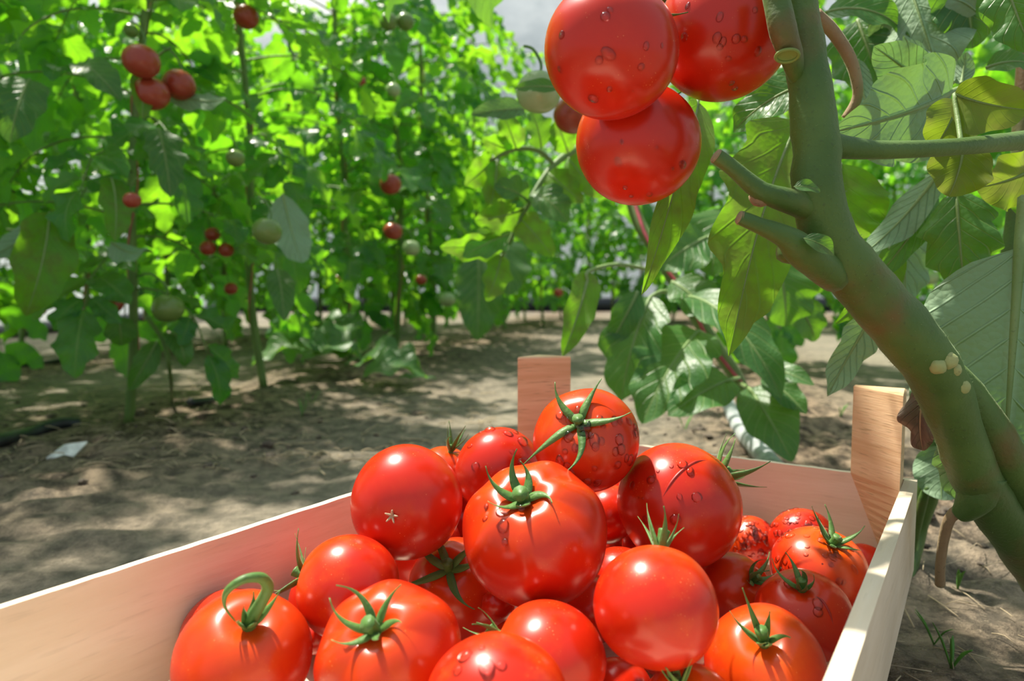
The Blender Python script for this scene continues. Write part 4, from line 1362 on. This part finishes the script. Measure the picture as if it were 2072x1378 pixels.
for i in range(8):
    t = 0.66 + 0.34 * i / 8
    x = t * 7
    q = spts[1 + int(x)].lerp(spts[min(8, 2 + int(x))], x - int(x))
    an = i * 2.4
    compound(ml_, ms_, q, (math.cos(an) * .5 + .6, math.sin(an) * 0.8 + 0.35, 0.3), rp.uniform(0.18, 0.28), rp, leaf=.085, nu=14, nv=3)
o = part('foliage', ml_, M['leaf_far'], MP)
o = part('leaf_stalks', ms_, M['stem_far'], MP)

# big hanging leaf of the left row in front of the path
# ------------------------------------------------------------------ fruit on the vines of the rows
def vine_fruit(px, py, dia, d, label, mat='tomato_far', orange=0.4, group=None, squash=0.9, n=0, to=None):
    if d > 1.0:
        d = 0.74 * d if d < 3 else d
    c = P(px, py, d)
    r = W(dia, d) / 2
    ax = Vector((rp.uniform(-.25, .25), rp.uniform(-.1, .3), 1)).normalized()
    mb = tomato_body(r, int(px * 7 + py), 5, 0.012, squash, 0.12, (20, 28))
    o = mb.obj('tomato', M[mat])
    o.matrix_world = axis_matrix(c, ax, 0)
    o.color = (orange, 0, 0, 1)
    tag(o, label, 'tomato', group)
    mb = MB()
    q_ = [Vector((0, 0, r * .75)), Vector((r * .2, 0, r * 1.3)), Vector((r * .6, r * .4, r * 2.0)), Vector((r * 1.2, r * .8, r * 2.3))]
    if to is not None:
        e_ = o.matrix_world.inverted() @ to
        q_ = [Vector((0, 0, r * .75)), Vector((0, 0, r * 1.4)), e_.lerp(Vector((0, 0, r * 1.4)), .5) + Vector((0, 0, r * .5)), e_]
    tube(mb, q_, r * 0.07, 6, 3)
    s_ = mb.obj('stalk', M['calyx'])
    s_.parent = o
    return o
vine_fruit(1090, 187, 94, .64, 'pale green tomato left of the three hanging ones, a leaf across it', 'tomato_pale')
vine_fruit(1160, 232, 84, .72, 'dark red tomato half hidden behind the hanging ones', orange=.1)
vine_fruit(498, 34, 52, 1.5, 'single green tomato at the top edge, left half')
VF = [((340, 624), 64, 0.99, 'large green tomato low beside the nearest left stem', 'tomato_green'), ((540, 468), 60, 1.2, 'green tomato half behind a drooping leaf of the second plant', 'tomato_green'),
      ((786, 44), 38, 2.0, 'left one of two green tomatoes side by side near the top', 'tomato_green'), ((820, 44), 38, 2.02, 'right one of two green tomatoes side by side near the top', 'tomato_green'),
      ((796, 182), 30, 2.0, 'yellowish tomato below the green pair near the top', 'tomato_pale'), ((832, 502), 36, 2.2, 'pale green tomato hanging at mid height before the path', 'tomato_pale'),
      ((1881, 562), 34, 1.9, 'small pale green tomato beyond the thick right stem', 'tomato_pale'), ((476, 320), 38, 1.3, 'green tomato at mid height between the two nearest left plants', 'tomato_green'),
      ((265, 62), 30, 1.4, 'green tomato above the reddish ones at upper left', 'tomato_green'), ((905, 606), 34, 2.6, 'pale green tomato low over the far soil', 'tomato_pale'),
      ((286, 124), 74, 1.12, 'big reddish tomato at upper left beside the nearest stem', 'tomato_far'), ((306, 190), 74, 1.16, 'reddish tomato below the big one at upper left', 'tomato_far'),
      ((362, 172), 66, 1.2, 'reddish tomato right of the nearest stem at upper left', 'tomato_far'), ((267, 405), 36, 1.1, 'dark red tomato left of the nearest stem at mid height', 'tomato_far'),
      ((421, 502), 34, 1.45, 'left one of the small red cluster', 'tomato_far'), ((458, 506), 32, 1.46, 'right one of the small red cluster', 'tomato_far'), ((430, 474), 32, 1.48, 'top one of the small red cluster', 'tomato_far'),
      ((790, 373), 46, 1.95, 'orange-red tomato at mid height of the left row', 'tomato_far'), ((795, 468), 40, 1.95, 'pinkish orange tomato below the orange-red one', 'tomato_far'),
      ((467, 584), 28, 1.6, 'small red tomato low behind the second plant', 'tomato_far'), ((1130, 592), 20, 3.4, 'tiny red tomato at the far end of the path', 'tomato_far'),
      ((80, 627), 26, 1.35, 'small red tomato low at the left edge', 'tomato_far'), ((232, 616), 34, 1.3, 'red tomato low behind leaves left of the nearest stem', 'tomato_far'),
      ((685, 566), 24, 2.2, 'red tomato low behind the third plant', 'tomato_far'), ((852, 566), 24, 2.4, 'red tomato low near the slender plant', 'tomato_far'), ((728, 165), 26, 2.2, 'small orange tomato high in the left row', 'tomato_far')]
bpy.data.objects['tomato.%03d' % 0] if False else None
for (px, py), dia, d, lab, mt_ in VF:
    vine_fruit(px, py, dia, d, lab, mt_, orange=.35, to=P(277, 560, 1.07) if d == 0.99 else None)

# ------------------------------------------------------------------ hoses, pipe, litter, clods, weeds
def lay(name, pts, r, mat, label, cat, sides=10):
    mb = MB()
    q = []
    for px, py in pts:
        p_ = G(px, py)
        p_.z = gz(p_.x, p_.y) + r * 0.8
        q.append(p_)
    tube(mb, q, r, sides, 6)
    o = mb.obj(name, M[mat])
    tag(o, label, cat)
    return o
lay('drip_hose', [(-120, 940), (0, 908), (60, 888), (118, 876), (160, 870)], 0.010, 'hose', 'black drip hose on the soil at the left edge', 'hose')
lay('drip_hose', [(385, 834), (425, 822), (462, 812)], 0.008, 'hose', 'short bit of black hose in the soil between the two nearest left plants', 'hose')
lay('drip_hose', [(-80, 760), (60, 742), (110, 736), (165, 728)], 0.010, 'hose', 'black hose lying far left by the film wall', 'hose')
lay('irrigation_pipe', [(1640, 1090), (1590, 1010), (1530, 938), (1495, 875), (1462, 812), (1440, 762), (1400, 712), (1360, 680)], 0.013, 'pipe', 'grey irrigation pipe on the soil behind the crate', 'pipe', 14)

def litter_leaf(root, px, py, ln, rz, w, mat, z=0.012, curl=0.8):
    p_ = G2(px, py)
    d = Vector((math.cos(rz), math.sin(rz), 0))
    mb = MB()
    seed_[0] += 1
    leaflet(mb, p_ + Vector((0, 0, z)), p_ + d * ln + Vector((0, 0, z * .7)), Vector((rp.uniform(-.3, .3), -0.4, 1)), w, curl=curl, fold=0.3, ruff=.15, lobes=3, lobe=.25, nu=20, nv=3, seed=seed_[0])
    return mb.obj('leaf', M[mat], root)
FLv = empty('fallen_leaves', G2(660, 770))
tag(FLv, 'heap of cut green tomato leaves on the soil beside the second left plant', 'leaf')
for px, py, ln, rz, w, z in ((570, 730, .20, 0.0, .10, .10), (640, 735, .21, -0.6, .11, .11), (690, 760, .18, 2.6, .11, .08), (660, 775, .18, 3.5, .10, .07), (610, 770, .17, 0.4, .10, .05), (700, 745, .16, -1.3, .11, .10),
                             (725, 775, .17, -.3, .12, .04), (735, 795, .15, .3, .10, .03), (640, 780, .14, 1.4, .10, .06)):
    litter_leaf(FLv, px, py, ln, rz, w, 'leaf', z)
mb = MB()
tube(mb, [G2(700, 760) + Vector((0, 0, .02)), G2(745, 735) + Vector((0, 0, .04)), G2(800, 690) + Vector((0, 0, .05))], [.004, .004, .003], 7, 4)
part('leaf_stalk', mb, M['stem_far'], FLv)
LL = empty('fallen_leaf', G2(830, 777))
tag(LL, 'single flat green leaf lying on the path near the post', 'leaf')
litter_leaf(LL, 805, 777, .10, 0.05, .025, 'leaf', .012, .2)

def scatter(name, n, area, maker, mat, label, cat):
    mb = MB()
    for i in range(n):
        px, py = area(i)
        maker(mb, G2(px, py), i)
    o = mb.obj(name, M[mat])
    tag(o, label, cat, kind='stuff')
    return o
def mk_clod(mb, p_, i):
    r = rp.uniform(0.0015, 0.0045) * (1.0 if rp.random() < .9 else 2.0)
    blob(mb, p_ + Vector((0, 0, r * .3)), r, (rp.uniform(.8, 1.4), rp.uniform(.8, 1.4), rp.uniform(.5, .8)), seed=i * 3.7, rough=.75)
def a_clod(i):
    z = i % 3
    if z == 0:
        return rp.uniform(-20, 900), rp.gauss(890, 45)
    if z == 1:
        return rp.uniform(1280, 1720), rp.uniform(800, 960)
    return rp.uniform(1760, 2090), rp.uniform(960, 1150)
scatter('soil_clods', 260, a_clod, mk_clod, 'clod', 'crumbs and clods of dark soil over the planted beds', 'soil')
def mk_straw(mb, p_, i):
    a_ = rp.uniform(0, 6.28)
    L = rp.uniform(0.01, 0.045)
    d = Vector((math.cos(a_), math.sin(a_), rp.uniform(-.05, .2)))
    q = p_ + Vector((0, 0, .003))
    tube(mb, [q, q + d * L * .5 + Vector((0, 0, rp.uniform(0, .004))), q + d * L], rp.uniform(.0004, .0011) * (1.0 if i % 3 else .6), 4, 2)
def a_straw(i):
    if i % 3 or i % 2:
        return rp.uniform(0, 1000), rp.uniform(700, 960)
    return rp.uniform(1250, 2072), rp.uniform(780, 1378)
scatter('straw_bits', 900, a_straw, mk_straw, 'straw', 'bits of dry straw and stalk strewn over the soil', 'straw')

def sprout(px, py, h, n, label):
    b = G2(px, py)
    r_ = empty('weed_sprout', b)
    tag(r_, label, 'weed')
    mb = MB()
    for k in range(n):
        a_ = rp.uniform(0, 6.28)
        t = b + Vector((math.cos(a_) * h * .5, math.sin(a_) * h * .5, h * rp.uniform(.6, 1)))
        tube(mb, [b, (b + t) / 2 + Vector((0, 0, h * .12)), t], [.0009, .0014, .0003], 5, 3, flat=.4)
    mb.obj('blades', M['weed'], r_)
sprout(612, 850, .05, 4, 'tiny grass sprout on the soil below the fallen leaves')
sprout(632, 825, .045, 3, 'tiny grass sprout nearer the fallen leaves')
sprout(1938, 1185, .03, 3, 'small grass sprout beside the dry brown shoot at right')
sprout(1385, 880, .04, 4, 'small weed behind the far crate board')
sprout(1890, 1300, .025, 3, 'thin grass sprout on the dark soil at lower right')
sprout(1925, 1352, .025, 4, 'grass sprout at the bottom edge on the right')
sprout(1700, 850, .035, 4, 'small weed left of the right corner post')
mb = MB()
c = G2(135, 935)
V = [(c + Vector((x, y, z)))[:] for x, y, z in ((-.02, -.012, .004), (.018, -.014, .006), (.024, .010, .022), (-.012, .013, .016), (0, 0, .02))]
V2 = [(Vector(v) + Vector((0, 0, -.002)))[:] for v in V]
fs = [(0, 1, 4), (1, 2, 4), (2, 3, 4), (3, 0, 4)]
mb.add(V + V2, fs + [tuple(i + 5 for i in f[::-1]) for f in fs] + [(0, 5, 6, 1), (1, 6, 7, 2), (2, 7, 8, 3), (3, 8, 5, 0)])
o = mb.obj('plastic_scrap', M['scrap'], smooth=False)
tag(o, 'small white plastic scrap on the clods near the left hose', 'scrap')

# ------------------------------------------------------------------ single big leaves of the row plants that stand out
def by_label(t):
    return [o for o in bpy.data.objects if o.get('label', '').startswith(t)][0]
a1, a2, a6 = by_label('nearest tomato plant on the left'), by_label('second plant of the left row'), by_label('plant of the left row whose stem')
RL = lambda root, *a, **k: px_leaf(root, *a, stalk_mat='stem_far', sw=5, nu=24, nv=3, **k)
RL(a6, (968, 515, 1.75), (966, 690, 1.70), 95, 'leaf', tilt=(0.1, 0.4), lobes=4, lobe=0.12, curl=0.3)
RL(a6, (1015, 480, 1.75), (1030, 600, 1.70), 90, 'leaf', tilt=(0.3, 0.4), lobes=3, lobe=0.2, curl=0.3)
RL(a2, (572, 392, 1.02), (612, 532, .98), 82, 'leaf_pale', tilt=(0.2, 0.3), back=True, lobes=3, lobe=0.12, curl=0.3)
RL(a2, (560, 545, 1.05), (575, 650, 1.0), 55, 'leaf', tilt=(0.2, 0.3), lobes=3, lobe=0.15, curl=0.4)
RL(a1, (284, 146, .86), (288, 240, .84), 50, 'leaf_bright', lobes=2, lobe=0.15, curl=0.3)
RL(a1, (100, 430, .88), (52, 640, .85), 110, 'leaf_bright', tilt=(-0.2, 0.2), lobes=3, lobe=0.12, curl=0.5)
RL(a1, (110, 440, .9), (-20, 520, .85), 55, 'leaf_pale', tilt=(0.2, 0.4), back=True, lobes=3, lobe=0.12, curl=0.5)
RL(a1, (225, 490, .9), (295, 505, .86), 66, 'leaf_pale', tilt=(0.2, 0.6), back=True, lobes=2, lobe=0.1, curl=0.5)
RL(a1, (335, 188, .9), (458, 200, .86), 46, 'leaf_pale', tilt=(0.0, 0.5), back=True, lobes=3, lobe=0.1, curl=0.3)
RL(a1, (160, 128, .9), (245, 205, .86), 70, 'leaf', tilt=(0.2, 0.3), lobes=3, lobe=0.12, curl=0.4)
RL(a1, (225, 360, .9), (232, 490, .86), 66, 'leaf_bright', tilt=(0.2, 0.3), lobes=3, lobe=0.2, curl=0.4)
RL(a1, (320, 260, .95), (345, 400, .92), 75, 'leaf', tilt=(0.2, 0.3), lobes=4, lobe=0.3, curl=0.4)
RL(a1, (60, 160, .9), (20, 290, .86), 100, 'leaf', tilt=(-0.2, 0.3), lobes=3, lobe=0.2, curl=0.4)
RL(a1, (345, 675, 1.02), (375, 742, 1.0), 50, 'leaf', tilt=(0.2, 0.6), lobes=2, lobe=0.15, curl=1.2)
RL(a1, (318, 690, 1.02), (262, 790, 1.0), 46, 'leaf', tilt=(0.2, 0.2), lobes=2, lobe=0.15, curl=0.4)
RL(a1, (240, 640, 1.0), (245, 700, 1.0), 60, 'leaf', tilt=(0.2, 0.3), lobes=2, lobe=0.15, curl=0.4)
mb = MB()
tube(mb, [P(296, 640, 1.04), P(330, 690, 1.03), P(345, 760, 1.04), G2(348, 825)], [.004, .004, .0035, .003], 6, 4)
mb.obj('side_shoot', M['stem_far'], a1)
